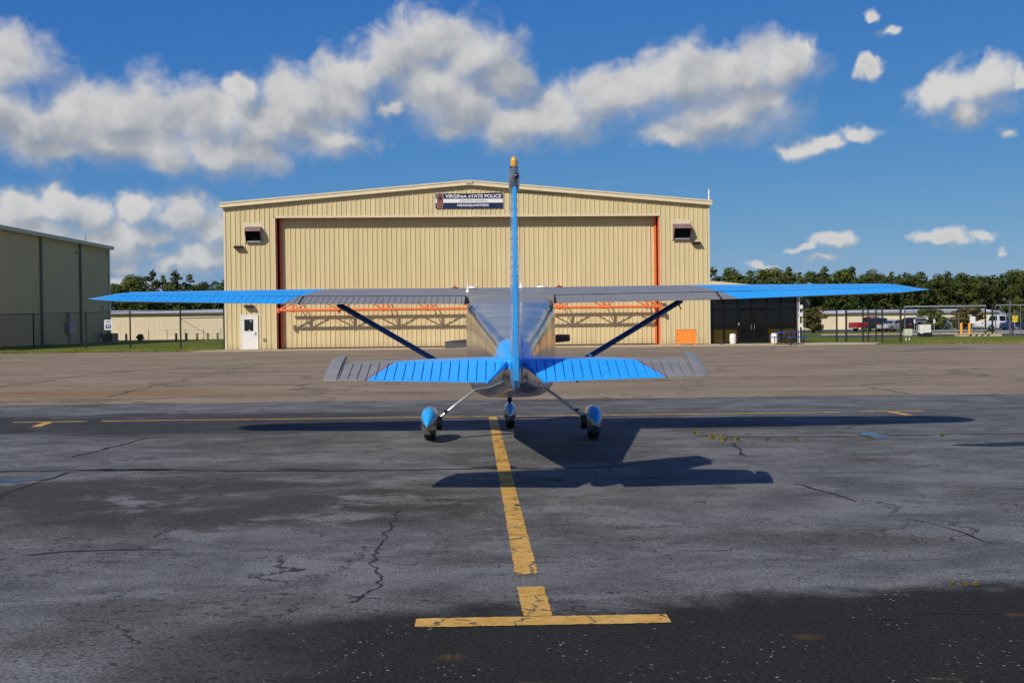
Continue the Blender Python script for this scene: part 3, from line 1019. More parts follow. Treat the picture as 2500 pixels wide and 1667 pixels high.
def patch_poly(k):
    pts = []
    for i in range(24):
        a_ = math.pi*i/23
        pts.append((math.cos(a_)*0.5*k, 0.32 + math.sin(a_)*0.5*k))
    pts += [(-0.40*k, -0.45), (-0.30*k, -0.62 - 0.2*(k - 0.9)), (0.30*k, -0.62 - 0.2*(k - 0.9)), (0.40*k, -0.45)]
    return pts


ex, ez = sx0 + sw*0.067, sz0 + sh*0.47
for k, yy, m_, nm in ((1.0, -0.094, mat('patch_edge', (0.45, 0.42, 0.50), 0.6), 'patch_border'), (0.88, -0.097, mat('patch_brown', (0.20, 0.06, 0.04), 0.7, var=0.3, scale=12), 'shoulder_patch')):
    mb = MB()
    mb.prism([(ex + p_*sw*0.105, ez + q_*sh*0.74) for p_, q_ in patch_poly(k)], lambda a_, b_, t_: (a_, t_, b_), yy, -0.0885)
    mb.build(nm, m_, sign)
mb = MB()
mb.lathe([(0.12, 0), (0.12, 0.004)], n=20)
mb.v = [(ex + v[0], -0.0975 - v[2], ez + sh*0.22 + v[1]) for v in mb.v]
mb.build('seal_disc', mat('patch_dark', (0.035, 0.02, 0.03), 0.7), sign)
for dz in (-0.08, -0.20, -0.32):
    mb = MB()
    mb.bx(ex - 0.11, ex + 0.11, -0.1005, -0.0975, ez + sh*dz - 0.012, ez + sh*dz + 0.012)
    mb.build('patch_stripe', mat('patch_orange', (0.42, 0.14, 0.06), 0.7), sign)

# concrete strip and roof antenna, floor slab in the door
cpts = [HM @ Vector(p_) for p_ in ((-HW - 1.6, -2.6, 0), (OX0, -2.4, 0), (HW, -4.3, 0), (24.5, -5.2, 0), (26.0, -2.5, 0), (23.0, 0.6, 0), (HW, 0.6, 0), (-HW - 0.4, 0.6, 0))]
mb = MB()
nn_ = len(cpts)
mb.add([(p_.x, p_.y, 0.035) for p_ in cpts] + [(p_.x, p_.y, -0.03) for p_ in cpts],
       [tuple(range(nn_))] + [(i, (i + 1) % nn_, nn_ + (i + 1) % nn_, nn_ + i) for i in range(nn_)])
pave = mb.build('pavement', CONC)
tag(pave, 'pale concrete strip along the hangar front', kind='structure')
p = HM @ Vector((HW + 0.1, 0.4, EAVE))
ant = thing('roof_antenna', 'white antenna pole on the right eave corner of the hangar', 'antenna', p)
mb = MB()
mb.tube([(0, 0, -0.5), (0, 0, 0.12)], 0.03, 8)
mb.build('mast', GREYM, ant)
mb = MB()
mb.tube([(0, 0, 0.12), (0, 0, 0.88)], 0.055, 10)
mb.build('radome', WHITEP, ant, 40)

# ------------------------------------------------------------------ glazed annex on the right of the hangar
annex = thing('glazed_annex', 'low dark glazed office annex on the right side of the hangar', 'building', HC, HYAW)
AX0, AX1, AY = HW + 0.03, hl(1950, 800).x, 0.35
FRAME = mat('dark_bronze_frame', (0.0045, 0.004, 0.0035), 0.5, spec=0.25)
GLA = mat('tinted_glass', (0.006, 0.007, 0.006), 0.05, var=0.05, spec=0.35)
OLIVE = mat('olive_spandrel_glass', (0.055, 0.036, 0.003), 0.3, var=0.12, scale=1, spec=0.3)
AZ = 3.30
mb = MB()
mb.bx(AX0, AX1, AY + 0.12, 8, 0.0, AZ)
mb.build('core', mat('annex_core', (0.02, 0.02, 0.02), 0.8), annex)
mb = MB()
mb.add([(AX0, -0.35, AZ + 0.80), (AX1 + 0.2, -0.35, AZ + 0.20), (AX1 + 0.2, 8.2, AZ + 0.20), (AX0, 8.2, AZ + 0.80), (AX0, -0.35, AZ + 0.01), (AX1 + 0.2, -0.35, AZ + 0.005), (AX1 + 0.2, 8.2, AZ + 0.005), (AX0, 8.2, AZ + 0.01)],
       [(0, 1, 2, 3), (7, 6, 5, 4), (0, 4, 5, 1), (1, 5, 6, 2), (2, 6, 7, 3), (3, 7, 4, 0)])
mb.build('roof', TAN_TRIM, annex)
cols = [1731, 1767, 1802, 1837.5, 1873, 1907, 1944]
xs = [hl(c_, 800, AY).x for c_ in cols]
zr1 = hl(1830, 754, AY).z
zr2 = hl(1830, 801, AY).z
for i, x in enumerate(xs):
    mb = MB()
    mb.bx(x - 0.05, x + 0.05, AY - 0.04, AY + 0.11, 0.036, AZ)
    mb.build('mullion', FRAME, annex)
for i in range(len(xs) - 1):
    isdoor = i in (2, 3)
    x0, x1 = xs[i] + 0.052, xs[i + 1] - 0.052
    if not isdoor:
        for z in (zr1, zr2):
            mb = MB()
            mb.bx(x0, x1, AY - 0.02, AY + 0.10, z - 0.04, z + 0.04)
            mb.build('transom', FRAME, annex)
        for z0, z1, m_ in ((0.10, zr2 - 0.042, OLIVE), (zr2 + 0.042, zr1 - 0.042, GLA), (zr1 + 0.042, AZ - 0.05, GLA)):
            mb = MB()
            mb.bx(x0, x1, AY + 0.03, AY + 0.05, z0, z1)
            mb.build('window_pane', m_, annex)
    else:
        mb = MB()
        mb.bx(x0, x1, AY + 0.03, AY + 0.05, zr1 + 0.042, AZ - 0.05)
        mb.build('window_pane', GLA, annex)
        mb = MB()
        w = 0.11
        mb.bx(x0, x0 + w, AY, AY + 0.08, 0.05, zr1 - 0.03)
        mb.bx(x1 - w, x1, AY, AY + 0.08, 0.05, zr1 - 0.03)
        mb.bx(x0 + w, x1 - w, AY, AY + 0.08, zr1 - 0.18, zr1 - 0.03)
        mb.bx(x0 + w, x1 - w, AY, AY + 0.08, 0.05, 0.30)
        dl = mb.build('entrance_door', FRAME, annex)
        mb = MB()
        mb.bx(x0 + w, x1 - w, AY + 0.03, AY + 0.05, 0.30, zr1 - 0.18)
        mb.build('door_pane', GLA, dl)
        mb = MB()
        xh = x1 - 0.05 if i == 2 else x0 + 0.05
        mb.tube([(xh, AY - 0.06, 0.95), (xh, AY - 0.06, 1.25)], 0.015, 8)
        mb.build('door_handle', GALV, dl)
mb = MB()
mb.bx(AX1 - 0.02, AX1 + 0.06, AY - 0.05, AY + 0.3, 0.03, AZ + 0.005)
mb.build('corner_post', GREYM, annex)
p = hl(1803, 791, AY)
mb = MB()
mb.bx(p.x - 0.05, p.x + 0.05, AY - 0.07, AY - 0.042, p.z - 0.09, p.z + 0.09)
mb.build('card_reader', GREYM, annex)
mb = MB()
x = AX1 + 0.16
mb.tube([(x, AY, 0.05), (x, AY, AZ - 0.15), (x - 0.1, AY, AZ)], 0.035, 8)
mb.build('conduit', WHITEP, annex)
for z in (1.05, 1.75, 2.25):
    mb = MB()
    mb.bx(x + 0.04, x + 0.22, AY - 0.03, AY + 0.06, z, z + 0.25)
    mb.build('junction_box', WHITEP, annex)

p = HM @ Vector((AX1 + 0.75, AY + 0.6, 2.55))
dish = thing('satellite_dish', 'grey round satellite dish beside the annex corner', 'satellite dish', p, 0)
mb = MB()
rings = []
for r_, d_ in ((0.005, 0.08), (0.12, 0.07), (0.22, 0.04), (0.29, 0.0), (0.285, 0.015)):
    rings.append([(r_*math.cos(a_), d_, r_*math.sin(a_)) for a_ in (2*math.pi*k/24 for k in range(24))])
mb.loft(rings, True)
mb.build('reflector', mat('dish_grey', (0.055, 0.056, 0.06), 0.6), dish, 40)
mb = MB()
mb.tube([(0, 0.02, -0.28), (0, -0.30, 0.0)], 0.012, 6)
mb.bx(-0.03, 0.03, -0.36, -0.28, -0.03, 0.03)
mb.build('feed_arm', GALV, dish)
mb = MB()
mb.tube([(0, 0.10, 0), (0, 0.16, -0.2), (0, 0.16, -2.55)], 0.03, 8)
mb.build('pole', GALV, dish)

# things in front of the hangar
ORB = mat('orange_cabinet_paint', (0.90, 0.26, 0.035), 0.4, var=0.06)
a, b = gr(1652, 839, 0.035), gr(1700, 839, 0.035)
yb = 75.2
xa, xb = atx(1652, yb), atx(1698, yb)
cab = thing('orange_cabinet', 'orange metal cabinet with legs standing by the hangar wall', 'cabinet', ((xa + xb)/2, yb, 0.036))
w2 = (xb - xa)/2
mb = MB()
mb.bx(-w2, w2, -0.22, 0.22, 0.10, 0.93)
body = mb.build('body', ORB, cab)
mb = MB()
mb.bx(-w2 - 0.02, w2 + 0.02, -0.25, 0.25, 0.93, 0.965)
mb.build('lid', ORB, cab)
for sx in (-1, 1):
    for sy in (-1, 1):
        mb = MB()
        mb.bx(sx*(w2 - 0.07) - 0.07, sx*(w2 - 0.07) + 0.07, sy*0.14 - 0.06, sy*0.14 + 0.06, 0, 0.10)
        mb.build('leg', ORB, cab)
mb = MB()
mb.bx(w2 + 0.001, w2 + 0.05, -0.1, 0.1, 0.55, 0.80)
mb.build('latch_box', GREYM, cab)
for z_ in (0.22, 0.66):
    mb = MB()
    mb.bx(-w2 + 0.03, -w2 + 0.07, -0.235, -0.221, z_, z_ + 0.06)
    mb.build('hinge', BLACKM, cab)
BAR = mat('white_plastic_barrel', (0.80, 0.76, 0.70), 0.45, var=0.08, scale=6)
for (px, lb) in ((1789, 'white plastic barrel left of the annex entrance doors'), (1890, 'white plastic barrel beside the blue picnic table')):
    yb = 75.4
    b_ = thing('barrel', lb, 'barrel', (atx(px, yb), yb, 0.036), 0, 'white barrels by the annex')
    mb = MB()
    mb.lathe([(0.15, 0), (0.18, 0.02), (0.205, 0.2), (0.21, 0.36), (0.205, 0.48), (0.185, 0.62), (0.17, 0.64), (0.15, 0.64)], n=20)
    mb.build('body', BAR, b_, 40)
    mb = MB()
    mb.lathe([(0.152, 0.6405), (0.152, 0.66), (0.06, 0.665)], n=20)
    mb.build('lid', BAR, b_, 40)
yb = 75.5
pot = thing('planter', 'dark brown planter pot left of the white barrel', 'planter', (atx(1761, yb), yb, 0.036))
mb = MB()
mb.lathe([(0.15, 0), (0.20, 0.25), (0.215, 0.28), (0.215, 0.31), (0.19, 0.31), (0.17, 0.25)], n=18)
mb.build('pot', mat('brown_pot', (0.05, 0.035, 0.03), 0.7), pot, 40)
mb = MB()
mb.lathe([(0.168, 0.251), (0.1, 0.27)], n=18)
mb.build('soil', mat('soil', (0.05, 0.035, 0.02), 0.95), pot)

TBLUE = mat('blue_table_coating', (0.012, 0.085, 0.42), 0.4)
yb = 73.2
tb = thing('picnic_table', 'blue picnic table with black tube legs in front of the annex', 'picnic table', (atx(1926, yb), yb, 0.036), R(38))


def slab(nm, x0, x1, y0, y1, z):
    mb = MB()
    n_ = 5
    w_ = (y1 - y0)/n_
    o_ = MB().bx(x0, x1, y0, y1, z, z + 0.012).build(nm, TBLUE, tb)
    mb.bx(x0 - 0.02, x1 + 0.02, y0 - 0.02, y0 + 0.001, z - 0.035, z + 0.02)
    mb.bx(x0 - 0.02, x1 + 0.02, y1 - 0.001, y1 + 0.02, z - 0.035, z + 0.02)
    mb.bx(x0 - 0.02, x0 + 0.001, y0 + 0.0015, y1 - 0.0015, z - 0.035, z + 0.02)
    mb.bx(x1 - 0.001, x1 + 0.02, y0 + 0.0015, y1 - 0.0015, z - 0.035, z + 0.02)
    mb.build('rim', TBLUE, o_)


slab('table_top', -0.75, 0.75, -0.36, 0.36, 0.74)
slab('bench_seat', -0.75, 0.75, -0.86, -0.60, 0.44)
slab('bench_seat', -0.75, 0.75, 0.60, 0.86, 0.44)
for s in (-0.5, 0.5):
    mb = MB()
    mb.tube([(s, -0.73, 0.43), (s, -0.73, 0.06), (s, -0.66, 0.025), (s, 0.66, 0.025), (s, 0.73, 0.06), (s, 0.73, 0.43)], 0.025, 8)
    mb.build('leg_frame', BLACKM, tb, 40)
    for y_ in (-0.2, 0.2):
        mb = MB()
        mb.tube([(s, y_, 0.03), (s, y_, 0.73)], 0.025, 8)
        mb.build('leg', BLACKM, tb, 40)

# ------------------------------------------------------------------ left side: big shaded hangar, fence, sheds
LB = thing('large_metal_building', 'tall tan metal building in shade at the left edge', 'building', (-43.6, 95, 0))
LX, LY0, LY1, LH = 0.0, -38.0, 33.9, 10.2
LTAN = mat('grey_tan_sheet_metal', (0.62, 0.475, 0.235), 0.5, var=0.07, scale=0.3)
mb = MB()
n = int((LY1 - LY0)/0.305)
pts = []
for i in range(n):
    y0 = LY0 + i*0.305
    pts += [(y0, 0), (y0 + 0.20, 0), (y0 + 0.225, 0.04), (y0 + 0.28, 0.04)]
pts.append((LY1, 0))
vs = []
for (y_, d_) in pts:
    vs += [(LX + d_, y_, 0), (LX + d_, y_, LH)]
mb.add(vs, [(2*i, 2*i + 2, 2*i + 3, 2*i + 1) for i in range(len(pts) - 1)])
mb.build('ribbed_side_wall', LTAN, LB, fix=False)
mb = MB()
mb.bx(-30, -0.03, LY1 - 0.3, LY1, 0, LH - 0.05)
mb.bx(-30, -0.03, LY0, LY0 + 0.3, 0, LH - 0.05)
mb.build('end_wall', LTAN, LB)
mb = MB()
mb.add([(0.35, LY0 - 0.3, LH + 0.05), (0.35, LY1 + 0.3, LH + 0.05), (-15, LY1 + 0.3, LH + 1.5), (-15, LY0 - 0.3, LH + 1.5), (-30, LY1 + 0.3, LH), (-30, LY0 - 0.3, LH)],
       [(0, 1, 2, 3), (3, 2, 4, 5)])
mb.build('roof', TAN_TRIM, LB, fix=False)
mb = MB()
mb.bx(0.10, 0.48, LY0 - 0.3, LY1 + 0.35, LH - 0.22, LH + 0.14)
mb.build('gutter', mat('tan_gutter', (0.55, 0.46, 0.31), 0.45), LB)  # gutter a little darker than the cream trim
for px in (100, 196):
    # downspouts where the photograph shows them
    d = ray(px, 760)
    y_ = d.y*(-43.6/d.x) - 95
    mb = MB()
    mb.bx(0.05, 0.22, y_ - 0.16, y_ + 0.16, 0.1, LH - 0.22)
    mb.build('downspout', mat('downspout_brown', (0.20, 0.165, 0.105), 0.5), LB)
    mb = MB()
    mb.bx(0.16, 0.75, y_ - 0.3, y_ + 0.3, 0.0, 0.12)
    mb.build('splash_block', CONC, LB)
mb = MB()
mb.bx(0.045, 0.12, LY1 - 0.35, LY1 + 0.02, 0, LH - 0.22)
mb.build('corner_trim', TAN_TRIM, LB)
for (px, py) in ((187, 617), (250, 750)):
    d = ray(px, py)
    k_ = -43.55/d.x
    q = CPOS + d*k_
    mb = MB()
    mb.bx(0.045, 0.25, q.y - 95 - 0.15, q.y - 95 + 0.15, q.z - 0.12, q.z + 0.12)
    mb.build('wall_light', GREYM, LB)
d = ray(211, 581)
k_ = -43.2/d.x
q = CPOS + d*k_
mb = MB()
mb.tube([(0.3, q.y - 95, LH + 0.1), (0.25, q.y - 95 + 0.1, LH + 0.75)], 0.06, 8)
mb.build('roof_vent_pipe', GREYM, LB)


def on_wall(px, py):
    d_ = ray(px, py)
    return CPOS + d_*(-43.5/d_.x)


ELEC = mat('blue_grey_enamel', (0.24, 0.27, 0.33), 0.45)
q = on_wall(167, 802)
eb = thing('electric_cabinet', 'blue grey electric cabinet with a meter on the shaded building wall', 'electrical box', (-43.5, q.y, 0))
mb = MB()
mb.bx(0.05, 0.40, -0.75, 0.75, 1.0, 2.15)
mb.build('box', ELEC, eb)
mb = MB()
mb.bx(0.05, 0.30, -0.25, 0.25, 2.45, 3.1)
mb.build('meter', ELEC, eb)
mb = MB()
mb.tube([(0.16, 0, 2.15), (0.16, 0, 2.45)], 0.05, 8)
mb.tube([(0.16, 0, 0.0), (0.16, 0, 1.0)], 0.07, 8)
mb.bx(0.1, 0.2, -0.5, 0.35, 2.62, 2.70)
mb.build('conduit', ELEC, eb)
q = on_wall(238, 818)
gm = thing('gas_meter', 'small dark gas meter with pipes at the foot of the shaded building', 'gas meter', (-43.4, q.y, 0))
mb = MB()
mb.tube([(0.2, -0.6, 0), (0.2, -0.6, 0.9), (0.2, 0.5, 0.9), (0.2, 0.5, 1.9), (0.05, 0.5, 2.0)], 0.05, 8)
mb.tube([(0.2, 0.5, 0.9), (0.2, 0.5, 0.0)], 0.05, 8)
mb.build('pipe', GREYM, gm)
mb = MB()
mb.lathe([(0.10, 0.55), (0.22, 0.62), (0.22, 0.95), (0.10, 1.02)], (0.3, 0, 0), 14)
mb.build('meter_body', mat('meter_grey', (0.06, 0.06, 0.06), 0.5), gm, 40)
for i, px in enumerate((255, 263)):
    q = on_wall(px, 825)
    ac = thing('condenser_unit', ('left' if i == 0 else 'right') + ' of two grey air conditioner units by the shaded building corner', 'air conditioner', (-42.9, q.y, 0), 0, 'air conditioner units')
    mb = MB()
    mb.bx(-0.4, 0.4, -0.42, 0.42, 0.08, 0.95)
    mb.build('casing', mat('ac_grey', (0.10, 0.105, 0.11), 0.5), ac)
    mb = MB()
    mb.bx(-0.45, 0.45, -0.5, 0.5, 0, 0.08)
    mb.build('base_pad', CONC, ac)
    for j in range(5):
        mb = MB()
        mb.bx(-0.36, 0.36, -0.435, -0.421, 0.18 + j*0.15, 0.24 + j*0.15)
        mb.build('louvre_slat', BLACKM, ac)

WIRE = mat('black_vinyl_wire', (0.016, 0.015, 0.013), 0.5)


def chain_bay(parent, a, b, z0, z1, m=WIRE, r=0.004, pitch=0.11, name='chain_link_mesh'):
    """real woven diagonals between two posts"""
    a, b = Vector(a), Vector(b)
    L = (b - a).length
    d = (b - a).normalized()
    H = z1 - z0
    mb = MB()
    s = -H
    while s < L:
        for sg in (1, -1):
            u0, u1 = max(0, s), min(L, s + H)
            if u1 - u0 > 0.02:
                if sg == 1:
                    za, zb = z0 + (u0 - s), z0 + (u1 - s)
                else:
                    za, zb = z1 - (u0 - s), z1 - (u1 - s)
                pa = a + d*u0
                pb = a + d*u1
                A, B = Vector((pa.x, pa.y, za)), Vector((pb.x, pb.y, zb))
                n1 = Vector((d.y, -d.x, 0))*r
                n2 = (B - A).normalized().cross(n1.normalized())*r
                mb.add([A + n1, A - n1*0.5 + n2*0.87, A - n1*0.5 - n2*0.87, B + n1, B - n1*0.5 + n2*0.87, B - n1*0.5 - n2*0.87],
                       [(0, 1, 4, 3), (1, 2, 5, 4), (2, 0, 3, 5)])
        s += pitch
    o = mb.build(name, m, parent, fix=False)
    o['kind'] = 'stuff'
    return o


def fence(name, label, posts, H, m=WIRE, r=0.045, rail=True, midrail=None, pitch=0.11, wr=0.004):
    f = thing(name, label, 'fence')
    for i, p_ in enumerate(posts):
        mb = MB()
        mb.tube([(p_[0], p_[1], -0.05), (p_[0], p_[1], H)], r if 0 < i < len(posts) - 1 else r*1.3, 8)
        mb.build('post', m, f, 40)
    for p_, q_ in zip(posts[:-1], posts[1:]):
        chain_bay(f, (*p_, 0), (*q_, 0), 0.05, H - 0.05, m, wr, pitch)
        if rail:
            mb = MB()
            mb.tube([(*p_, H - 0.05), (*q_, H - 0.05)], 0.03, 6)
            mb.build('top_rail', m, f, 40)
        if midrail:
            mb = MB()
            mb.tube([(*p_, midrail), (*q_, midrail)], 0.022, 6)
            mb.build('mid_rail', m, f, 40)
    return f


def fp(px, Y):
    return (atx(px, Y), Y)


lposts = [fp(-46, 98), fp(82, 94), fp(210, 90), fp(318, 86.5), fp(441, 83), fp(548, 79.5)]
fence('chain_link_fence', 'black chain link fence left of the hangar', lposts, 2.75, pitch=0.17, wr=0.006, r=0.06)
f_ = [o for o in bpy.data.objects if o.name == 'chain_link_fence'][0]
mb = MB()
mb.tube([(*lposts[-2], 2.12), (*lposts[-1], 2.12)], 0.03, 6)
mb.build('mid_rail', WIRE, f_, 40)
mb = MB()
mb.tube([(*lposts[-2], 2.10), (lposts[-1][0], lposts[-1][1], 0.3)], 0.012, 6)
mb.build('brace', WIRE, f_, 40)
p = at(265, 793, 87.9)
fs = thing('fence_sign', 'white and blue notice sign on the left chain link fence', 'sign', (p.x, p.y - 0.05, p.z))
mb = MB()
mb.bx(-0.29, 0.29, -0.01, 0.01, -0.37, 0.37)
mb.build('board', SWHITE, fs)
BPR = mat('blue_print', (0.05, 0.055, 0.22), 0.5)
for z0, z1 in ((0.20, 0.29), (0.05, 0.10), (-0.28, 0.0)):
    mb = MB()
    mb.bx(-0.21, 0.21, -0.014, -0.0105, z0, z1)
    mb.build('printed_block', BPR, fs)
for z0 in (-0.08, -0.19):
    mb = MB()
    mb.bx(-0.10, 0.12, -0.017, -0.0145, z0, z0 + 0.03)
    mb.build('printed_line', SWHITE, fs)

# low sheds behind
METROOF = mat('pale_metal_roof', (0.68, 0.66, 0.64), 0.45, 0.1, var=0.05)
SHEDW = mat('cream_shed_sheeting', (0.82, 0.69, 0.48), 0.5, var=0.05, scale=0.2)


def shed(label, x0, x1, Y, hwall, hroof, dep=14):
    s_ = thing('low_shed', label, 'building', ((x0 + x1)/2, Y, 0))
    w_ = (x1 - x0)/2
    mb = MB()
    n_ = int(2*w_/0.6)
    pts_ = []
    for i in range(n_):
        a_ = -w_ + i*0.6
        pts_ += [(a_, 0), (a_ + 0.5, 0), (a_ + 0.52, -0.014), (a_ + 0.58, -0.014)]
    pts_.append((w_, 0))
    vs_ = []
    for (a_, d_) in pts_:
        vs_ += [(a_, d_, 0), (a_, d_, hwall)]
    mb.add(vs_, [(2*i, 2*i + 2, 2*i + 3, 2*i + 1) for i in range(len(pts_) - 1)])
    mb.build('front_wall', SHEDW, s_, fix=False)
    mb = MB()
    mb.bx(-w_, w_, 0.02, dep, 0, hwall - 0.02)
    mb.build('shell', SHEDW, s_)
    mb = MB()
    mb.add([(-w_ - 0.3, -0.3, hwall), (w_ + 0.3, -0.3, hwall), (w_ + 0.3, dep/2, hroof), (-w_ - 0.3, dep/2, hroof), (w_ + 0.3, dep + 0.3, hwall), (-w_ - 0.3, dep + 0.3, hwall),
            (-w_ - 0.3, -0.3, hwall - 0.12), (w_ + 0.3, -0.3, hwall - 0.12)],
           [(0, 1, 2, 3), (3, 2, 4, 5), (6, 7, 1, 0), (2, 1, 4), (3, 5, 0)])
    mb.build('roof', METROOF, s_, fix=False)
    mb = MB()
    mb.bx(-w_ - 0.3, w_ + 0.3, -0.36, -0.303, hwall - 0.16, hwall - 0.02)
    mb.build('gutter', mat('dark_gutter', (0.10, 0.085, 0.06), 0.6), s_)
    return s_


YL = 147.0
zt = at(400, 757, YL + 7).z
ze = at(400, 764, YL).z
shed('low cream shed with pale metal roof behind the left fence', -58, -16, YL, ze, zt)
YR = 186.0
shed('long low cream shed behind the parked cars on the right', 30, atx(2440, YR), YR, at(2100, 764.5, YR).z, at(2100, 757, YR + 7).z)
WOOD = mat('weathered_wood', (0.22, 0.17, 0.11), 0.85, var=0.3, scale=6)
for i, px in enumerate((282, 308, 430, 455, 481, 507, 531)):
    lab = ['first', 'second', 'third', 'fourth', 'fifth', 'sixth', 'seventh'][i]
    mb = MB()
    mb.lathe([(0.13, -0.05), (0.13, 0.80), (0.10, 0.85)], n=10)
    o = mb.build('bollard', WOOD, None, 40, loc=(atx(px, 134), 134, 0))
    tag(o, lab + ' from the left of the short wooden bollards before the left shed', 'bollard', 'wooden bollards by the left shed')
wf = thing('wire_fence', 'thin wire fence in front of the left cream shed', 'fence')
wp = [fp(px, 137.2) for px in (363, 408, 452, 497, 539, 585)]
for q in wp:
    mb = MB()
    mb.tube([(*q, -0.05), (*q, 1.25)], 0.035, 6)
    mb.build('post', GREYM, wf)
for z in (1.2, 0.7):
    mb = MB()
    mb.tube([(*wp[0], z), (*wp[-1], z)], 0.012, 5)
    mb.build('wire', GREYM, wf)

# ------------------------------------------------------------------ vegetation
def leaf_mat(name, c1, c2, sc_=1.2):
    m_ = bpy.data.materials.new(name)
    m_.use_nodes = True
    t_ = m_.node_tree
    t_.nodes.clear()
    N_ = NT(t_)
    ps = N_.n('ShaderNodeNewGeometry').outputs['Position']
    rr = N_.n('ShaderNodeObjectInfo').outputs['Random']
    c_ = N_.mix(N_.ramp(N_.noise(ps, sc_, 5, 0.7).outputs[0], 0.34, 0.68), c1, c2)
    c_ = N_.mix(N_.m('MULTIPLY', rr, 0.45), c_, tuple(a_*k_ for a_, k_ in zip(c1, (1.5, 1.15, 1.0))))
    b_ = N_.n('ShaderNodeBsdfPrincipled', {'Base Color': c_, 'Roughness': 0.8})
    b_.inputs['Specular IOR Level'].default_value = 0.12
    N_.n('ShaderNodeOutputMaterial', {0: b_})
    return m_


PINE1 = leaf_mat('pine_foliage', (0.036, 0.054, 0.011), (0.108, 0.132, 0.024), 0.6)
PINE2 = leaf_mat('oak_foliage', (0.050, 0.074, 0.012), (0.140, 0.162, 0.027), 0.5)
PINE3 = leaf_mat('dark_pine_foliage', (0.026, 0.042, 0.011), (0.075, 0.098, 0.021), 0.6)
CRAPE = leaf_mat('shrub_foliage', (0.055, 0.060, 0.012), (0.19, 0.13, 0.03), 0.9)
BARK = mat('pine_bark', (0.09, 0.065, 0.045), 0.9, var=0.3, scale=8)


def leaf_cloud(name, clumps, per, size, seed, m, flat=0.6):
    rnd = random.Random(seed)
    vs, fs, nr = [], [], []
    for (c, rx, rz) in clumps:
        n_ = int(per*rx*rx*max(rz, 0.4)**0.5) + 10
        for _ in range(n_):
            while True:
                q_ = Vector((rnd.uniform(-1, 1), rnd.uniform(-1, 1), rnd.uniform(-1, 1)))
                if 0.15 < q_.length < 1:
                    break
            q_ *= (0.75 + 0.25*q_.length)/q_.length**0.5
            p_ = Vector(c) + Vector((q_.x*rx, q_.y*rx, q_.z*rz))
            nrm = (q_ + Vector((rnd.uniform(-1, 1), rnd.uniform(-1, 1), rnd.uniform(-0.4, 1)))*flat).normalized()
            u = nrm.cross(Vector((rnd.uniform(-1, 1), rnd.uniform(-1, 1), rnd.uniform(-1, 1)))).normalized()
            w_ = nrm.cross(u)
            s_ = size*rnd.uniform(0.5, 1.3)
            b_ = len(vs)
            vs += [p_ + u*s_, p_ + w_*s_*0.6, p_ - u*s_, p_ - w_*s_*0.6]
            fs.append((b_, b_ + 1, b_ + 2, b_ + 3))
            nn = (Vector((q_.x, q_.y, q_.z*1.1 + 0.15)).normalized()*0.75 + nrm*0.45).normalized()
            nr += [nn]*4
    me = bpy.data.meshes.new(name)
    me.from_pydata(vs, [], fs)
    me.shade_smooth()
    me.normals_split_custom_set_from_vertices(nr)
    me.materials.append(m)
    return me


def pine_proto(seed, H, R0, m, kind):
    rnd = random.Random(seed)
    cl = []
    limbs = []
    if kind == 'pine':
        z = H*0.30
        while z < H*0.97:
            t_ = (z/H - 0.3)/0.7
            rr = R0*(1.0 - 0.62*t_**1.6)
            for k_ in range(3 if t_ < 0.8 else 2):
                a_ = rnd.uniform(0, 6.28)
                rad = rr*rnd.uniform(0.15, 0.85)
                c = (rad*math.cos(a_), rad*math.sin(a_), z + rnd.uniform(-0.4, 0.4))
                cl.append((c, rr*rnd.uniform(0.28, 0.5), rr*rnd.uniform(0.16, 0.30)))
                limbs.append(((0, 0, z - 0.5), c))
            z += H*0.055
        cl.append(((0, 0, H*0.96), R0*0.25, R0*0.25))
    else:
        for k_ in range(26):
            a_ = rnd.uniform(0, 6.28)
            zz = rnd.uniform(0.30, 0.92)
            rr = R0*math.sqrt(max(0.05, 1 - ((zz - 0.58)/0.45)**2))
            rad = rr*rnd.uniform(0.3, 0.85)
            c = (rad*math.cos(a_), rad*math.sin(a_), zz*H)
            cl.append((c, R0*rnd.uniform(0.26, 0.45), R0*rnd.uniform(0.22, 0.36)))
            limbs.append(((0, 0, zz*H*0.6), c))
    crown = leaf_cloud('crown', cl, 75, 0.25, seed + 5, m, 0.4)
    mb = MB()
    lean = rnd.uniform(-0.3, 0.3)
    mb.tube([(0, 0, -0.2), (lean*0.3, 0, H*0.35), (lean, 0, H*0.7), (lean, 0, H*0.95)], [0.22, 0.18, 0.11, 0.03], 7)
    for a_, b_ in limbs[::2]:
        mb.tube([a_, ((a_[0] + b_[0])*0.5, (a_[1] + b_[1])*0.5, (a_[2] + b_[2])*0.5 + 0.1), b_], [0.06, 0.045, 0.02], 5)
    tr = mb.mesh('trunk')
    tr.materials.append(BARK)
    return crown, tr, H


PROTO = [pine_proto(1, 12, 2.9, PINE1, 'pine'), pine_proto(2, 12, 3.2, PINE3, 'pine'), pine_proto(3, 12, 4.0, PINE2, 'oak'),
         pine_proto(4, 12, 2.5, PINE1, 'pine'), pine_proto(5, 12, 3.8, PINE1, 'oak'), pine_proto(6, 12, 3.5, PINE3, 'oak')]
TRND = random.Random(77)


def tree(name, label, x, y, H, k, group):
    cr_, tr_, h0 = PROTO[k]
    s = H/h0
    e = thing(name, label, 'tree', (x, y, -0.02), TRND.uniform(0, 6.28), group)
    e.scale = (s*TRND.uniform(0.9, 1.15), s*TRND.uniform(0.9, 1.15), s)
    link('trunk', tr_, None, e)
    link('crown', cr_, None, e)
    return e


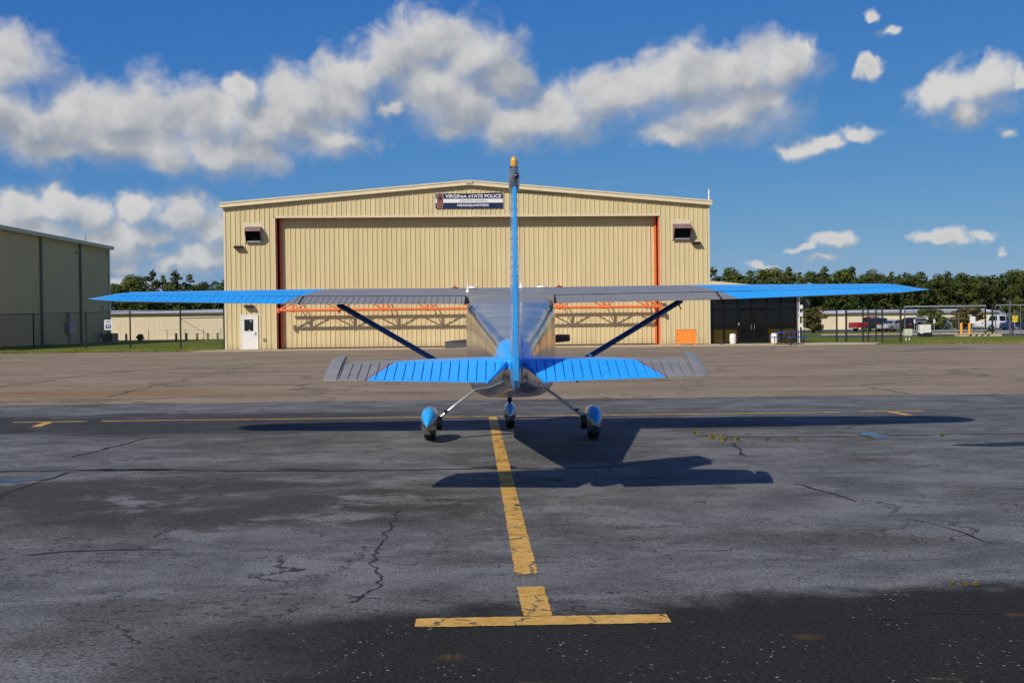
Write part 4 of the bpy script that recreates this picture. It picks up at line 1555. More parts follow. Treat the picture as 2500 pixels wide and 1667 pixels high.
ORD = ['first', 'second', 'third', 'fourth', 'fifth', 'sixth', 'seventh', 'eighth', 'ninth', 'tenth', 'eleventh', 'twelfth', 'thirteenth', 'fourteenth', 'fifteenth',
       'sixteenth', 'seventeenth', 'eighteenth', 'nineteenth', 'twentieth', 'twenty-first', 'twenty-second', 'twenty-third', 'twenty-fourth', 'twenty-fifth', 'twenty-sixth']
KN = {0: 'pine_tree', 1: 'pine_tree', 2: 'leafy_tree', 3: 'pine_tree', 4: 'leafy_tree', 5: 'leafy_tree'}
rt = [(1742, 656, 1), (1775, 660, 0), (1800, 654, 4), (1832, 664, 0), (1860, 662, 3), (1890, 655, 2), (1925, 656, 0), (1952, 668, 3), (1985, 664, 5), (2012, 655, 1), (2045, 658, 2),
      (2080, 655, 0), (2112, 659, 4), (2145, 670, 5), (2178, 667, 3), (2212, 674, 2), (2246, 667, 0), (2280, 671, 4), (2312, 666, 1), (2350, 673, 5), (2392, 678, 2), (2430, 684, 5), (2466, 664, 1), (2500, 658, 2)]
for i, (px, py, k) in enumerate(rt):
    Y = 232 + (i*37 % 11)*1.6
    p = at(px, py, Y)
    tree(KN[k], ('%s tree from the hangar wall along the wooded skyline on the right' % ORD[i]), p.x, Y, p.z*1.02, k, 'trees on the right skyline')
lt = [(285, 694, 5), (312, 688, 4), (337, 671, 2), (372, 664, 1), (397, 676, 3), (429, 665, 1), (463, 674, 0), (492, 690, 5), (523, 690, 0), (548, 686, 3)]
for i, (px, py, k) in enumerate(lt):
    Y = 205 + (i*29 % 7)*1.5
    p = at(px, py, Y)
    tree(KN[k], ('%s tree from the left above the low shed beside the hangar' % ORD[i]), p.x, Y, p.z*1.02, k, 'trees on the left skyline')


def wood_mass(name, label, x0, x1, Y, h0, h1, n, seed):
    rnd = random.Random(seed)
    cl = []
    for _ in range(n):
        x_ = rnd.uniform(x0, x1)
        y_ = Y + rnd.uniform(-4, 5)
        top = rnd.uniform(h0, h1)
        for z_ in (top*0.15, top*0.45, top*0.75, top*0.95):
            r_ = rnd.uniform(1.0, 1.9)
            cl.append(((x_ + rnd.uniform(-1, 1), y_ + rnd.uniform(-1, 1), z_), r_, r_*0.7))
    me = leaf_cloud(name, cl, 24, 0.34, seed, PINE3, 0.45)
    return tag(link(name, me, None), label, kind='stuff')


wood_mass('woodland', 'mass of dark green woodland below the right skyline', 36, 108, 224, 6.5, 9.8, 150, 21)
wood_mass('woodland', 'mass of dark green woodland behind the left shed', -66, -40, 198, 6.0, 8.8, 48, 22)


def shrub(label, x, y, w, h, seed, m):
    rnd = random.Random(seed)
    e = thing('shrub', label, 'shrub', (x, y, 0), 0, 'rounded shrubs near the parked cars')
    cl = []
    for _ in range(44):
        a_ = rnd.uniform(0, 6.28)
        zz = rnd.uniform(0.14, 0.9)
        rr = w/2*math.sqrt(max(0.05, 1 - ((zz - 0.55)/0.5)**2))*rnd.uniform(0.2, 0.85)
        cl.append(((rr*math.cos(a_), rr*math.sin(a_), zz*h), w*0.17, h*0.12))
    link('foliage', leaf_cloud('foliage', cl, 420, 0.14, seed, m, 0.4), None, e)
    mb = MB()
    for k_ in range(6):
        a_ = k_*1.05
        mb.tube([(0.12*math.cos(a_), 0.12*math.sin(a_), -0.03), (w*0.12*math.cos(a_), w*0.12*math.sin(a_), h*0.3), (w*0.25*math.cos(a_), w*0.25*math.sin(a_), h*0.6)], [0.05, 0.04, 0.02], 5)
    mb.build('stem', BARK, e)
    return e


YB = 140.0
shrub('rounded reddish green shrub beside the annex', atx(1986, YB), YB, 3.1, 3.0, 31, CRAPE)
YB = 146.0
shrub('green rounded shrub behind the grey gate sign', atx(2272, YB), YB, 3.6, 2.75, 32, PINE2)
shrub('reddish rounded shrub behind the yellow bollards', atx(2366, YB), YB, 4.2, 2.9, 33, CRAPE)
e = shrub('small dark bush against the left shed wall', atx(342, 137.8), 137.8, 0.9, 0.75, 34, CRAPE)
e['group'] = 'bushes'
Y = 128
p = at(2492, 722, Y)
tree('leafy_tree', 'nearer green tree at the right edge above the yellow sign', p.x, Y, p.z, 4, 'trees near the gate')

# grass fringe along the apron edge
rnd = random.Random(5)
vs, fs = [], []


def blades(x0, y0, x1, y1, wid, n, h):
    for _ in range(n):
        t_ = rnd.random()
        x_, y_ = x0 + (x1 - x0)*t_, y0 + (y1 - y0)*t_ + rnd.random()**1.5*wid
        hh = h*rnd.uniform(0.4, 1.2)
        a_ = rnd.uniform(0, 3.14)
        w_ = 0.018
        b_ = len(vs)
        vs.extend([(x_ - w_*math.cos(a_), y_ - w_*math.sin(a_), -0.03), (x_ + w_*math.cos(a_), y_ + w_*math.sin(a_), -0.03), (x_ + rnd.uniform(-0.06, 0.06), y_ + rnd.uniform(-0.06, 0.06), hh)])
        fs.append((b_, b_ + 1, b_ + 2))


blades(-42, 74.15, -18.5, 73.75, 8, 9000, 0.12)
blades(25.5, 71.05, 60, 69.75, 9, 9000, 0.12)
blades(25.5, 71.05, 60, 69.75, 0.5, 1500, 0.15)
blades(-42, 74.15, -18.5, 73.75, 0.5, 1500, 0.15)
me = bpy.data.meshes.new('grass')
me.from_pydata(vs, [], fs)
gb = link('grass', me, mat('grass_blades', (0.125, 0.175, 0.022), 0.8, var=0.4, scale=0.6, col2=(0.27, 0.27, 0.05)))
tag(gb, 'short green grass along the edge of the apron', kind='stuff')

# ------------------------------------------------------------------ right side: drive, lot, fences, gate, signs, cars
DRIVE = mat('drive_asphalt', (0.055, 0.052, 0.052), 0.9, var=0.2, scale=0.5)
sheet('driveway', [(28, 101), (120, 99), (120, 113), (28, 117)], -0.012, DRIVE, 'dark asphalt driveway behind the right fence')
sheet('parking_lot', [(34, 148), (130, 146), (130, 176), (34, 178)], -0.012, DRIVE, 'asphalt parking lot in front of the long low shed')
kb = MB()
kb.bx(28, 120, 117.4, 117.7, -0.03, 0.12)
kerb = kb.build('kerb', CONC)
tag(kerb, 'pale concrete kerb along the driveway', kind='structure')
kerb.rotation_euler = (0, 0, R(-1.2))

rp = [fp(1953, 79.5), fp(2043, 80.5), fp(2066, 80.5)]
fence('chain_link_fence', 'black chain link fence between the annex and the right gate', [fp(1955, 79.5), fp(2043, 80.5)], 2.2, pitch=0.14)
cf = [fp(2066, 81), fp(2199, 77.5)]
f2 = fence('chain_link_fence', 'black chain link enclosure with close posts left of the sliding gate', [fp(2066, 81.5), fp(2107, 80.6), fp(2154, 79.3), fp(2199, 78.2)], 2.22, midrail=1.95, pitch=0.14, r=0.055)
for px in (2120, 2139):
    q = fp(px, 84)
    mb = MB()
    mb.tube([(*q, -0.05), (*q, 2.3)], 0.05, 8)
    mb.build('post', WIRE, f2, 40)
GY = 103.0
gate = thing('sliding_gate', 'silver frame sliding chain link gate on the right', 'gate')
gx = [atx(px, GY) for px in (2209, 2272, 2341, 2406)]
zt = at(2300, 748, GY).z
zb = at(2300, 808, GY).z
for i, x in enumerate(gx):
    mb = MB()
    mb.tube([(x, GY, 0.02), (x, GY, zt + 0.12)], 0.075 if i in (1, 3) else 0.06, 8)
    mb.build('post', BLACKM if i in (1, 3) else mat('dull_steel', (0.10, 0.10, 0.11), 0.6), gate, 40)
for z, r_ in ((zt, 0.07), (zb, 0.09), (zt - 0.42, 0.03)):
    mb = MB()
    mb.tube([(gx[0], GY - 0.1, z), (gx[3], GY - 0.1, z)], r_, 8)
    mb.build('rail', GALV if r_ > 0.05 else BLACKM, gate, 40)
for a_, b_ in (((gx[0] + 0.5, zt), (gx[1] - 0.4, zb)), ((gx[2], zt), (gx[1] + 0.3, zb - 0.9)), ((gx[3], zt), (gx[2] + 0.2, 0.2))):
    mb = MB()
    mb.tube([(a_[0], GY - 0.14, a_[1]), (b_[0], GY - 0.14, b_[1])], 0.022, 6)
    mb.build('brace', mat('dull_steel', (0.10, 0.10, 0.11), 0.6), gate, 40)
for i in range(3):
    chain_bay(gate, (gx[i], GY, 0), (gx[i + 1], GY, 0), 0.1, zt, GREYM, 0.002, 0.25)
gate2 = thing('swing_gate', 'second silver framed gate at the right edge of the lot', 'gate')
gx2 = [atx(px, GY + 2) for px in (2423, 2431, 2492, 2530)]
zt2 = at(2460, 745, GY + 2).z
for i, x in enumerate(gx2):
    mb = MB()
    mb.tube([(x, GY + 2, 0), (x, GY + 2, zt2 + (0.15 if i == 0 else 0))], 0.09 if i == 0 else 0.05, 8)
    mb.build('post', BLACKM if i == 0 else mat('dull_steel', (0.10, 0.10, 0.11), 0.6), gate2, 40)
for z, r_ in ((zt2, 0.05), (zb - 0.1, 0.08), (0.15, 0.06)):
    mb = MB()
    mb.tube([(gx2[1], GY + 2, z), (gx2[3], GY + 2, z)], r_, 8)
    mb.build('rail', GALV, gate2, 40)
mb = MB()
mb.tube([(gx2[1] + 0.3, GY + 1.95, zt2), (gx2[2] - 0.3, GY + 1.95, zb)], 0.03, 6)
mb.build('brace', GALV, gate2, 40)
x = atx(2466, GY + 1)
mb = MB()
mb.tube([(x, GY + 1, 0), (x, GY + 1, at(2466, 733, GY + 1).z)], 0.085, 10)
o = mb.build('steel_post', mat('dull_steel', (0.10, 0.10, 0.11), 0.6), None, 40)
tag(o, 'tall grey steel post in front of the right edge gate', 'post')

GREYS = mat('grey_sign_back', (0.22, 0.24, 0.24), 0.5)


def board(name, label, px, py, Y, w, h, m, cat='sign', legs=True, group=None):
    p_ = at(px, py, Y)
    s_ = thing(name, label, cat, (p_.x, Y, 0), 0, group)
    mb_ = MB()
    mb_.bx(-w/2, w/2, -0.015, 0.015, p_.z - h/2, p_.z + h/2)
    mb_.build('board', m, s_)
    if legs:
        for sx in ((-w*0.35, w*0.35) if w > 0.9 else (0,)):
            mb_ = MB()
            mb_.tube([(sx, 0.045, -0.03), (sx, 0.045, p_.z + h*0.4)], 0.03, 6)
            mb_.build('post', GALV, s_)
    return s_


board('gate_sign', 'large blank grey sign board behind the sliding gate', 2248, 780, GY + 1.2, 0.98, 0.42, GREYS)
board('gate_sign', 'white rectangular sign right of the yellow bollards', 2374.5, 781, GY - 0.6, 0.46, 0.60, SWHITE)
s_ = board('warning_sign', 'yellow warning sign with a red disc at the right edge', 2478, 778, GY - 0.3, 0.42, 0.58, mat('yellow_sign', (0.75, 0.62, 0.03), 0.5))
zc = at(2478, 773, GY - 0.3).z
mb = MB()
mb.lathe([(0.11, 0), (0.11, 0.006)], n=18)
mb.v = [(v[0], -0.016 - v[2], zc + v[1]) for v in mb.v]
mb.build('red_disc', mat('red_print', (0.55, 0.03, 0.02), 0.5), s_)
mb = MB()
mb.bx(-0.07, 0.07, -0.026, -0.023, zc - 0.018, zc + 0.018)
mb.build('white_bar', SWHITE, s_)
mb = MB()
mb.bx(-0.16, 0.16, -0.02, -0.0155, zc - 0.34, zc - 0.20)
mb.build('printed_text', mat('ochre_print', (0.45, 0.33, 0.02), 0.5), s_)
for px, lb in ((2281, 'small white tag sign left of the silver gate upright'), (2233, 'small white tag sign at the left of the grey board')):
    board('tag_sign', lb, px, 784, GY + 8, 0.17, 0.36, SWHITE)
YB_ = mat('yellow_bollard_paint', (0.80, 0.33, 0.02), 0.45, var=0.08)
for px, lb in ((2347, 'left yellow bollard in front of the sliding gate'), (2367, 'right yellow bollard in front of the sliding gate')):
    Y = GY - 2.0
    mb = MB()
    mb.lathe([(0.105, -0.03), (0.105, 1.04), (0.09, 1.09), (0.04, 1.12)], n=14)
    o = mb.build('bollard', YB_, None, 40, loc=(atx(px, Y), Y, 0))
    tag(o, lb, 'bollard', 'yellow bollards by the gate')
op = thing('gate_operator', 'large pale grey gate motor box beside the sliding gate', 'gate motor', (atx(2257, GY - 3), GY - 3, 0))
mb = MB()
mb.bx(-0.46, 0.46, -0.25, 0.25, 0.35, 1.02)
mb.build('casing', WHITEP, op)
mb = MB()
mb.bx(-0.47, -0.18, -0.31, -0.252, 0.28, 0.75)
mb.build('control_panel', WHITEP, op)
mb = MB()
mb.bx(-0.5, 0.55, -0.3, 0.3, 0.0, 0.34)
mb.build('base', BLACKM, op)
mb = MB()
mb.bx(-0.10, -0.04, -0.262, -0.251, 0.92, 0.97)
mb.build('red_light', mat('red_lamp', (0.5, 0.05, 0.03), 0.4), op)
Y = 84.0
jb = thing('utility_box', 'pale green utility box on legs left of the gate motor', 'utility box', (atx(2216, Y), Y, 0))
mb = MB()
mb.bx(-0.26, 0.26, -0.18, 0.18, 0.33, 0.80)
mb.build('box', mat('pale_green_enamel', (0.55, 0.56, 0.40), 0.5), jb)
for sx in (-0.12, 0.12):
    mb = MB()
    mb.tube([(sx, 0, -0.03), (sx, 0, 0.33)], 0.035, 8)
    mb.build('leg', WHITEP, jb)
is_ = thing('kerb_island', 'low concrete island with black stripes below the yellow bollards', 'kerb island', (atx(2385, GY - 2.6), GY - 2.6, 0))
mb = MB()
mb.bx(-1.7, 1.9, -0.5, 0.5, -0.03, 0.16)
mb.build('slab', CONC, is_)
for i in range(4):
    x = -0.9 + i*0.5
    mb = MB()
    mb.add([(x, -0.504, 0.0), (x + 0.2, -0.504, 0.0), (x + 0.35, -0.504, 0.155), (x + 0.15, -0.504, 0.155)], [(0, 1, 2, 3)])
    mb.build('stripe', BLACKM, is_, fix=False)

# cars -------------------------------------------------------------
TYRE = RUBBER
RIMM = mat('alloy_rim', (0.5, 0.5, 0.52), 0.3, 0.8)
CGLASS = mat('car_glass', (0.012, 0.016, 0.018), 0.12, spec=0.25)
TAILR = mat('tail_light_red', (0.45, 0.02, 0.02), 0.25)
HEADW = mat('head_light_clear', (0.75, 0.75, 0.75), 0.1)
PROFILES = {
    # x (rear = 0 .. front), top of body, roof height or None, per station
    'sedan': (4.6, 1.82, [(0.0, 0.55, 0.82), (0.08, 0.35, 0.98), (0.9, 0.30, 1.02), (1.6, 0.28, 1.0), (3.1, 0.28, 0.98), (4.1, 0.30, 0.84), (4.5, 0.36, 0.66), (4.6, 0.42, 0.55)],
              [(0.75, 1.0), (1.45, 1.40), (2.0, 1.46), (2.55, 1.43), (3.35, 0.97)]),
    'suv': (4.65, 1.88, [(0.0, 0.55, 0.90), (0.06, 0.40, 1.08), (0.9, 0.34, 1.12), (2.0, 0.32, 1.10), (3.4, 0.32, 1.08), (4.2, 0.36, 0.98), (4.55, 0.42, 0.80), (4.65, 0.48, 0.60)],
            [(0.10, 1.08), (0.42, 1.62), (1.2, 1.72), (2.5, 1.70), (3.45, 1.08)]),
    'pickup': (5.6, 1.95, [(0.0, 0.62, 1.0), (0.05, 0.50, 1.15), (1.95, 0.45, 1.15), (2.0, 0.42, 1.16), (4.2, 0.42, 1.14), (5.2, 0.45, 1.08), (5.5, 0.50, 0.92), (5.6, 0.55, 0.7)],
               [(2.05, 1.15), (2.2, 1.80), (2.9, 1.88), (3.5, 1.84), (4.25, 1.14)]),
}


def car(label, kind, px, Y, rot, paint):
    L, Wd, body_, top = PROFILES[kind]
    c = thing('parked_car' if kind != 'pickup' else 'pickup_truck', label, 'car' if kind != 'pickup' else 'pickup truck', (atx(px, Y), Y, 0), rot, 'vehicles parked by the long shed')
    h = Wd/2
    mb = MB()
    rings = []
    for (x, z0, z1) in body_:
        k_ = 0.86 if x in (0.0, L) else 1.0
        zz = z0 + (z1 - z0)*0.55
        rings.append([(x - L/2, -h*k_*0.94, z0), (x - L/2, -h*k_, zz), (x - L/2, -h*k_*0.93, z1 - 0.04), (x - L/2, -h*k_*0.80, z1), (x - L/2, h*k_*0.80, z1), (x - L/2, h*k_*0.93, z1 - 0.04), (x - L/2, h*k_, zz), (x - L/2, h*k_*0.94, z0)])
    mb.loft(rings, True)
    mb.build('body', paint, c, 35)
    mb = MB()
    rings = []
    for (x, z) in top:
        base = 1.0 if z < 1.2 else 0.76
        zb_ = 0.9
        rings.append([(x - L/2, -h*0.90, zb_), (x - L/2, -h*(0.90 if z < 1.2 else 0.72), z - (0.0 if z < 1.2 else 0.05)), (x - L/2, -h*(0.85 if z < 1.2 else 0.62), z), (x - L/2, h*(0.85 if z < 1.2 else 0.62), z),
                      (x - L/2, h*(0.90 if z < 1.2 else 0.72), z - (0.0 if z < 1.2 else 0.05)), (x - L/2, h*0.90, zb_)])
    mb.loft(rings, True)
    cab_ = mb.build('cabin', paint, c, 35)
    zlo = top[0][1] + 0.03
    zhi = max(z for _, z in top) - 0.13
    # side glass, windscreen, rear glass
    xs_ = [t_[0] - L/2 for t_ in top]
    for s in (-1, 1):
        for (xa_, xb_, xc_, xd_) in ((xs_[0] + 0.25, xs_[1] + 0.12, (xs_[2] + xs_[3])/2 - 0.04, (xs_[2] + xs_[3])/2 - 0.04), ((xs_[2] + xs_[3])/2 + 0.04, (xs_[2] + xs_[3])/2 + 0.04, xs_[3] + 0.05, xs_[4] - 0.25)):
            mb = MB()
            mb.add([(xa_, s*(h*0.90 + 0.006), zlo), (xb_, s*(h*0.735 + 0.03), zhi), (xc_, s*(h*0.735 + 0.03), zhi), (xd_, s*(h*0.90 + 0.006), zlo)], [(0, 1, 2, 3)])
            mb.build('side_window', CGLASS, c, fix=False)
    for (i0, i1, nm) in ((0, 1, 'rear_window'), (4, 3, 'windscreen')):
        x0, z0 = top[i0]
        x1, z1 = top[i1]
        sg = -1 if i0 == 0 else 1
        mb = MB()
        mb.add([(x0 - L/2 + sg*0.02, -h*0.78, z0 + 0.06), (x0 - L/2 + sg*0.02, h*0.78, z0 + 0.06), (x1 - L/2 + sg*0.03, h*0.60, z1 - 0.05), (x1 - L/2 + sg*0.03, -h*0.60, z1 - 0.05)], [(0, 1, 2, 3)])
        mb.build(nm, CGLASS, c, fix=False)
    rw = 0.33 if kind == 'sedan' else 0.38
    for xw in (L*0.19, L*0.81):
        for s in (-1, 1):
            mb = MB()
            mb.lathe([(rw*0.9, -0.11), (rw, -0.08), (rw, 0.08), (rw*0.9, 0.11)], n=16)
            mb.v = [(v[0] + xw - L/2, v[2] + s*(h - 0.10), v[1] + rw) for v in mb.v]
            wh = mb.build('wheel', TYRE, c, 40)
            mb = MB()
            mb.lathe([(rw*0.62, -0.115), (rw*0.62, 0.115)], n=12)
            mb.v = [(v[0] + xw - L/2, v[2] + s*(h - 0.10), v[1] + rw) for v in mb.v]
            mb.build('rim', RIMM, wh, 40)
    for s in (-1, 1):
        mb = MB()
        zl = body_[1][2] - 0.22
        mb.bx(-L/2 - 0.02, -L/2 + 0.14, s*h*0.72 - 0.13, s*h*0.72 + 0.13, zl - 0.10, zl + 0.10)
        mb.build('tail_light', TAILR, c)
        mb = MB()
        mb.bx(L/2 - 0.22, L/2 - 0.02, s*h*0.68 - 0.15, s*h*0.68 + 0.15, 0.66, 0.80)
        mb.build('headlight', HEADW, c)
    for xe, nm in ((-L/2 - 0.05, 'bumper'), (L/2 - 0.05, 'bumper')):
        mb = MB()
        mb.bx(xe, xe + 0.12, -h*0.88, h*0.88, 0.38, 0.56)
        mb.build(nm, paint if kind != 'pickup' else GALV, c)
    if kind == 'pickup':
        mb = MB()
        mb.bx(-L/2 + 0.12, -L/2 + 1.9, -h*0.78, h*0.78, 1.152, 1.158)
        mb.build('truck_bed', BLACKM, c)
    return c


def cpaint(n_, c_):
    return mat(n_, c_, 0.22, var=0.03, coat=0.6)


CR, CB, CS, CW, CN = cpaint('red_car_paint', (0.42, 0.015, 0.02)), cpaint('black_car_paint', (0.010, 0.010, 0.013)), cpaint('silver_car_paint', (0.36, 0.38, 0.40)), cpaint('white_car_paint', (0.75, 0.76, 0.78)), cpaint('blue_car_paint', (0.015, 0.03, 0.11))
car('red pickup truck parked leftmost in the lot', 'pickup', 2127, 152, R(20), CR)
car('black car between the red pickup and the silver sedan', 'suv', 2150, 150.5, R(50), CB)
car('silver sedan parked right of the red pickup', 'sedan', 2180, 148, R(215), CS)
car('blue sedan between the silver sedan and the black wagon', 'sedan', 2208, 150.5, R(50), CN)
car('black wagon with a red tail light left of the gate motor', 'suv', 2238, 148, R(38), CB)
car('blue sedan behind the gate motor', 'sedan', 2280, 149.5, R(40), CN)
car('silver hatchback parked left of the yellow bollards', 'suv', 2310, 147.5, R(215), CS)
car('white pickup truck right of the reddish shrub', 'pickup', 2437, 140, R(18), CW)
car('dark blue sedan at the right edge', 'sedan', 2492, 134, R(22), CN)

# ------------------------------------------------------------------ the aircraft
PLANE_Y = 15.35
plane = thing('light_aircraft', 'silver and blue high wing light aircraft seen from behind', 'aircraft', (-0.018, PLANE_Y, 0), R(0.5))


def paint_mat(name, rule, rough=0.34, silver=(0.46, 0.47, 0.49), stripe=None, metal=0.85, wave=(1.5, 1.0, 1.5), wd=0.006, coat=0.15, seams=False, matte=False, blue=(0.030, 0.395, 0.90)):
    """silver and blue enamel split along a painted line; rule(N, ax, x, y, z) -> 1 where blue"""
    m_ = bpy.data.materials.new(name)
    m_.use_nodes = True
    t_ = m_.node_tree
    t_.nodes.clear()
    N_ = NT(t_)
    tc_ = N_.n('ShaderNodeTexCoord').outputs['Object']
    sp_ = N_.n('ShaderNodeSeparateXYZ', {0: tc_})
    x_, y_, z_ = sp_.outputs
    ax_ = N_.m('ABSOLUTE', x_)
    d_ = rule(N_, ax_, x_, y_, z_)                        # signed distance-like, > 0 blue
    isb = N_.ramp(d_, -0.003, 0.003)
    dirt = N_.noise(N_.v('MULTIPLY', tc_, (1, 2.5, 1)), 4.0, 6, 0.65).outputs[0]
    sil = N_.mix(N_.ramp(dirt, 0.3, 0.7), tuple(c_*0.86 for c_ in silver), tuple(min(1, c_*1.08) for c_ in silver))
    blu = N_.mix(N_.ramp(dirt, 0.3, 0.7), tuple(c_*0.94 for c_ in blue), tuple(min(1, c_*1.04) for c_ in blue))
    c_ = N_.mix(isb, sil, blu)
    if seams:
        # lapped skin joints and rib lines, with grime caught along them
        fx = N_.m('ABSOLUTE', N_.m('SUBTRACT', N_.m('FRACT', N_.m('DIVIDE', ax_, 0.36)), 0.5))
        fy = N_.m('ABSOLUTE', N_.m('SUBTRACT', y_, 0.35))
        ln_ = N_.m('MAXIMUM', N_.m('LESS_THAN', fx, 0.012), N_.m('LESS_THAN', fy, 0.006))
        c_ = N_.mix(N_.m('MULTIPLY', ln_, 0.22), c_, (0.05, 0.05, 0.05))
        gr_ = N_.ramp(N_.noise(N_.v('MULTIPLY', tc_, (3, 0.7, 1)), 3.0, 7, 0.75).outputs[0], 0.55, 0.75)
        c_ = N_.mix(N_.m('MULTIPLY', gr_, 0.16), c_, (0.12, 0.11, 0.10))
    if stripe:
        c_ = N_.mix(N_.m('LESS_THAN', N_.m('ABSOLUTE', d_), stripe), c_, (0.30, 0.02, 0.05))
    met_ = N_.m('MULTIPLY', N_.m('SUBTRACT', 1.0, isb), metal)
    rou_ = N_.m('ADD', N_.m('MULTIPLY', isb, 0.30 - rough), N_.m('ADD', rough - 0.05, N_.m('MULTIPLY', dirt, 0.10)))
    if matte:
        # the cabin roof carries the same satin enamel as the wing, the tail cone is bare polished skin
        sat = N_.m('MULTIPLY', N_.ramp(y_, -0.72, -0.66), N_.m('GREATER_THAN', z_, 1.70))
        c_ = N_.mix(sat, c_, (0.285, 0.275, 0.24))
        met_ = N_.m('MULTIPLY_ADD', sat, 0.22 - metal, met_)
        rou_ = N_.m('MULTIPLY_ADD', sat, 0.30, rou_)
    b_ = N_.n('ShaderNodeBsdfPrincipled', {'Base Color': c_, 'Metallic': met_, 'Roughness': rou_})
    b_.inputs['Coat Weight'].default_value = coat
    b_.inputs['Coat Roughness'].default_value = 0.1
    wav = N_.noise(N_.v('MULTIPLY', tc_, wave), 2.6, 3, 0.5).outputs[0]
    bp_ = N_.n('ShaderNodeBump', {'Strength': 0.5, 'Distance': wd, 'Height': wav})
    N_.put(b_.inputs['Normal'], bp_.outputs[0])
    N_.n('ShaderNodeOutputMaterial', {0: b_})
    return m_


WINGM = paint_mat('wing_enamel', lambda N_, ax, x, y, z: N_.m('SUBTRACT', ax, N_.m('MULTIPLY_ADD', N_.m('SUBTRACT', 1.04, y), 0.40, 2.2)), 0.5, (0.285, 0.275, 0.24), metal=0.22, seams=True)
TAILM = paint_mat('tail_enamel', lambda N_, ax, x, y, z: N_.m('SUBTRACT', N_.m('MULTIPLY_ADD', N_.m('SUBTRACT', -5.2, y), 0.45, 1.036), ax), 0.5, (0.285, 0.275, 0.24), stripe=0.007, metal=0.22)
FUSEM = paint_mat('fuselage_polished_skin', lambda N_, ax, x, y, z: N_.m('MINIMUM', N_.m('SUBTRACT', -4.28, y), N_.m('SUBTRACT', z, 1.105)), 0.15, (0.44, 0.425, 0.385), metal=0.86, matte=True, wd=0.003)
PANTM = paint_mat('wheel_fairing_enamel', lambda N_, ax, x, y, z: N_.m('MINIMUM', N_.m('SUBTRACT', -0.16, y), N_.m('SUBTRACT', z, N_.m('MULTIPLY_ADD', ax, 0.95, 0.222))), 0.25, (0.46, 0.45, 0.44), metal=0.9)
BLUEM = paint_mat('blue_enamel', lambda N_, ax, x, y, z: N_.m('ADD', ax, 1.0), 0.2, wave=(9.0, 1.2, 0.9), wd=0.02, coat=0.7)
STRUTM = mat('shade_darkened_blue_enamel', (0.010, 0.085, 0.30), 0.3, var=0.05, coat=0.2)  # strut blue darkened for the shade under the wing
POLISH = mat('polished_aluminium', (0.42, 0.42, 0.42), 0.35, 0.8, var=0.08, scale=6)
SEAMM = mat('panel_seam', (0.55, 0.56, 0.58), 0.4, 0.9)
NX = [0, 0.0125, 0.05, 0.1, 0.2, 0.3, 0.4, 0.5, 0.6, 0.7, 0.76]
NU = [0, 0.0215, 0.0413, 0.0563, 0.0726, 0.0788, 0.078, 0.0724, 0.0636, 0.0518, 0.0435]
NL = [0, -0.0165, -0.0301, -0.0375, -0.0423, -0.0412, -0.038, -0.0334, -0.0276, -0.0214, -0.0176]


def lerp_tab(tab, s):
    for (s0, *a_), (s1, *b_) in zip(tab[:-1], tab[1:]):
        if s <= s1:
            k_ = (s - s0)/(s1 - s0)
            return [p_ + (q_ - p_)*k_ for p_, q_ in zip(a_, b_)]
    return list(tab[-1][1:])


# span -> LE y, LE z, TE y, TE z, thickness factor
WT = [(0.0, 1.04, 1.895, -0.59, 1.742, 1.0), (0.53, 1.04, 1.895, -0.59, 1.745, 1.0), (2.6, 1.04, 1.897, -0.57, 1.770, 1.0), (5.0, 0.80, 1.897, -0.36, 1.840, 1.0),
      (5.15, 0.76, 1.894, -0.31, 1.850, 0.85), (5.30, 0.66, 1.890, -0.20, 1.862, 0.60), (5.41, 0.50, 1.888, -0.05, 1.874, 0.35), (5.47, 0.32, 1.886, 0.08, 1.882, 0.15)]


def wing_ring(s, sg, xmax):
    ly, lz, ty, tz, th = lerp_tab(WT, s)
    c = ly - ty
    P_ = []
    xs_ = [x for x in NX if x <= 0.76]
    scale = xmax/0.76
    for x, u_ in list(zip(NX, NU)):
        xx = x*scale
        if scale != 1:
            u_ = u_ if xx < 0.72 else u_
        P_.append((sg*s, ly - c*xx, lz + (tz - lz)*xx + c*th*(u_ if scale == 1 else u_*(1 - max(0, (xx - 0.5))*1.9))))
    for x, l_ in reversed(list(zip(NX, NL))[1:]):
        xx = x*scale
        P_.append((sg*s, ly - c*xx, lz + (tz - lz)*xx + c*th*(l_ if scale == 1 else l_*(1 - max(0, (xx - 0.5))*1.9))))
    return P_


SPLIT = 2.63
for sg in (-1, 1):
    mb = MB()
    mb.loft([wing_ring(s, sg, 0.76) for s in (0.0, 0.53, 1.2, 2.0, 2.6, 3.4, 4.2, 5.0)], True)
    wing = mb.build('wing', WINGM, plane, 30)
    mb = MB()
    mb.loft([wing_ring(s, sg, 0.995) for s in (5.003, 5.15, 5.30, 5.41, 5.47)], True)
    mb.build('wing_tip', WINGM, wing, 30)


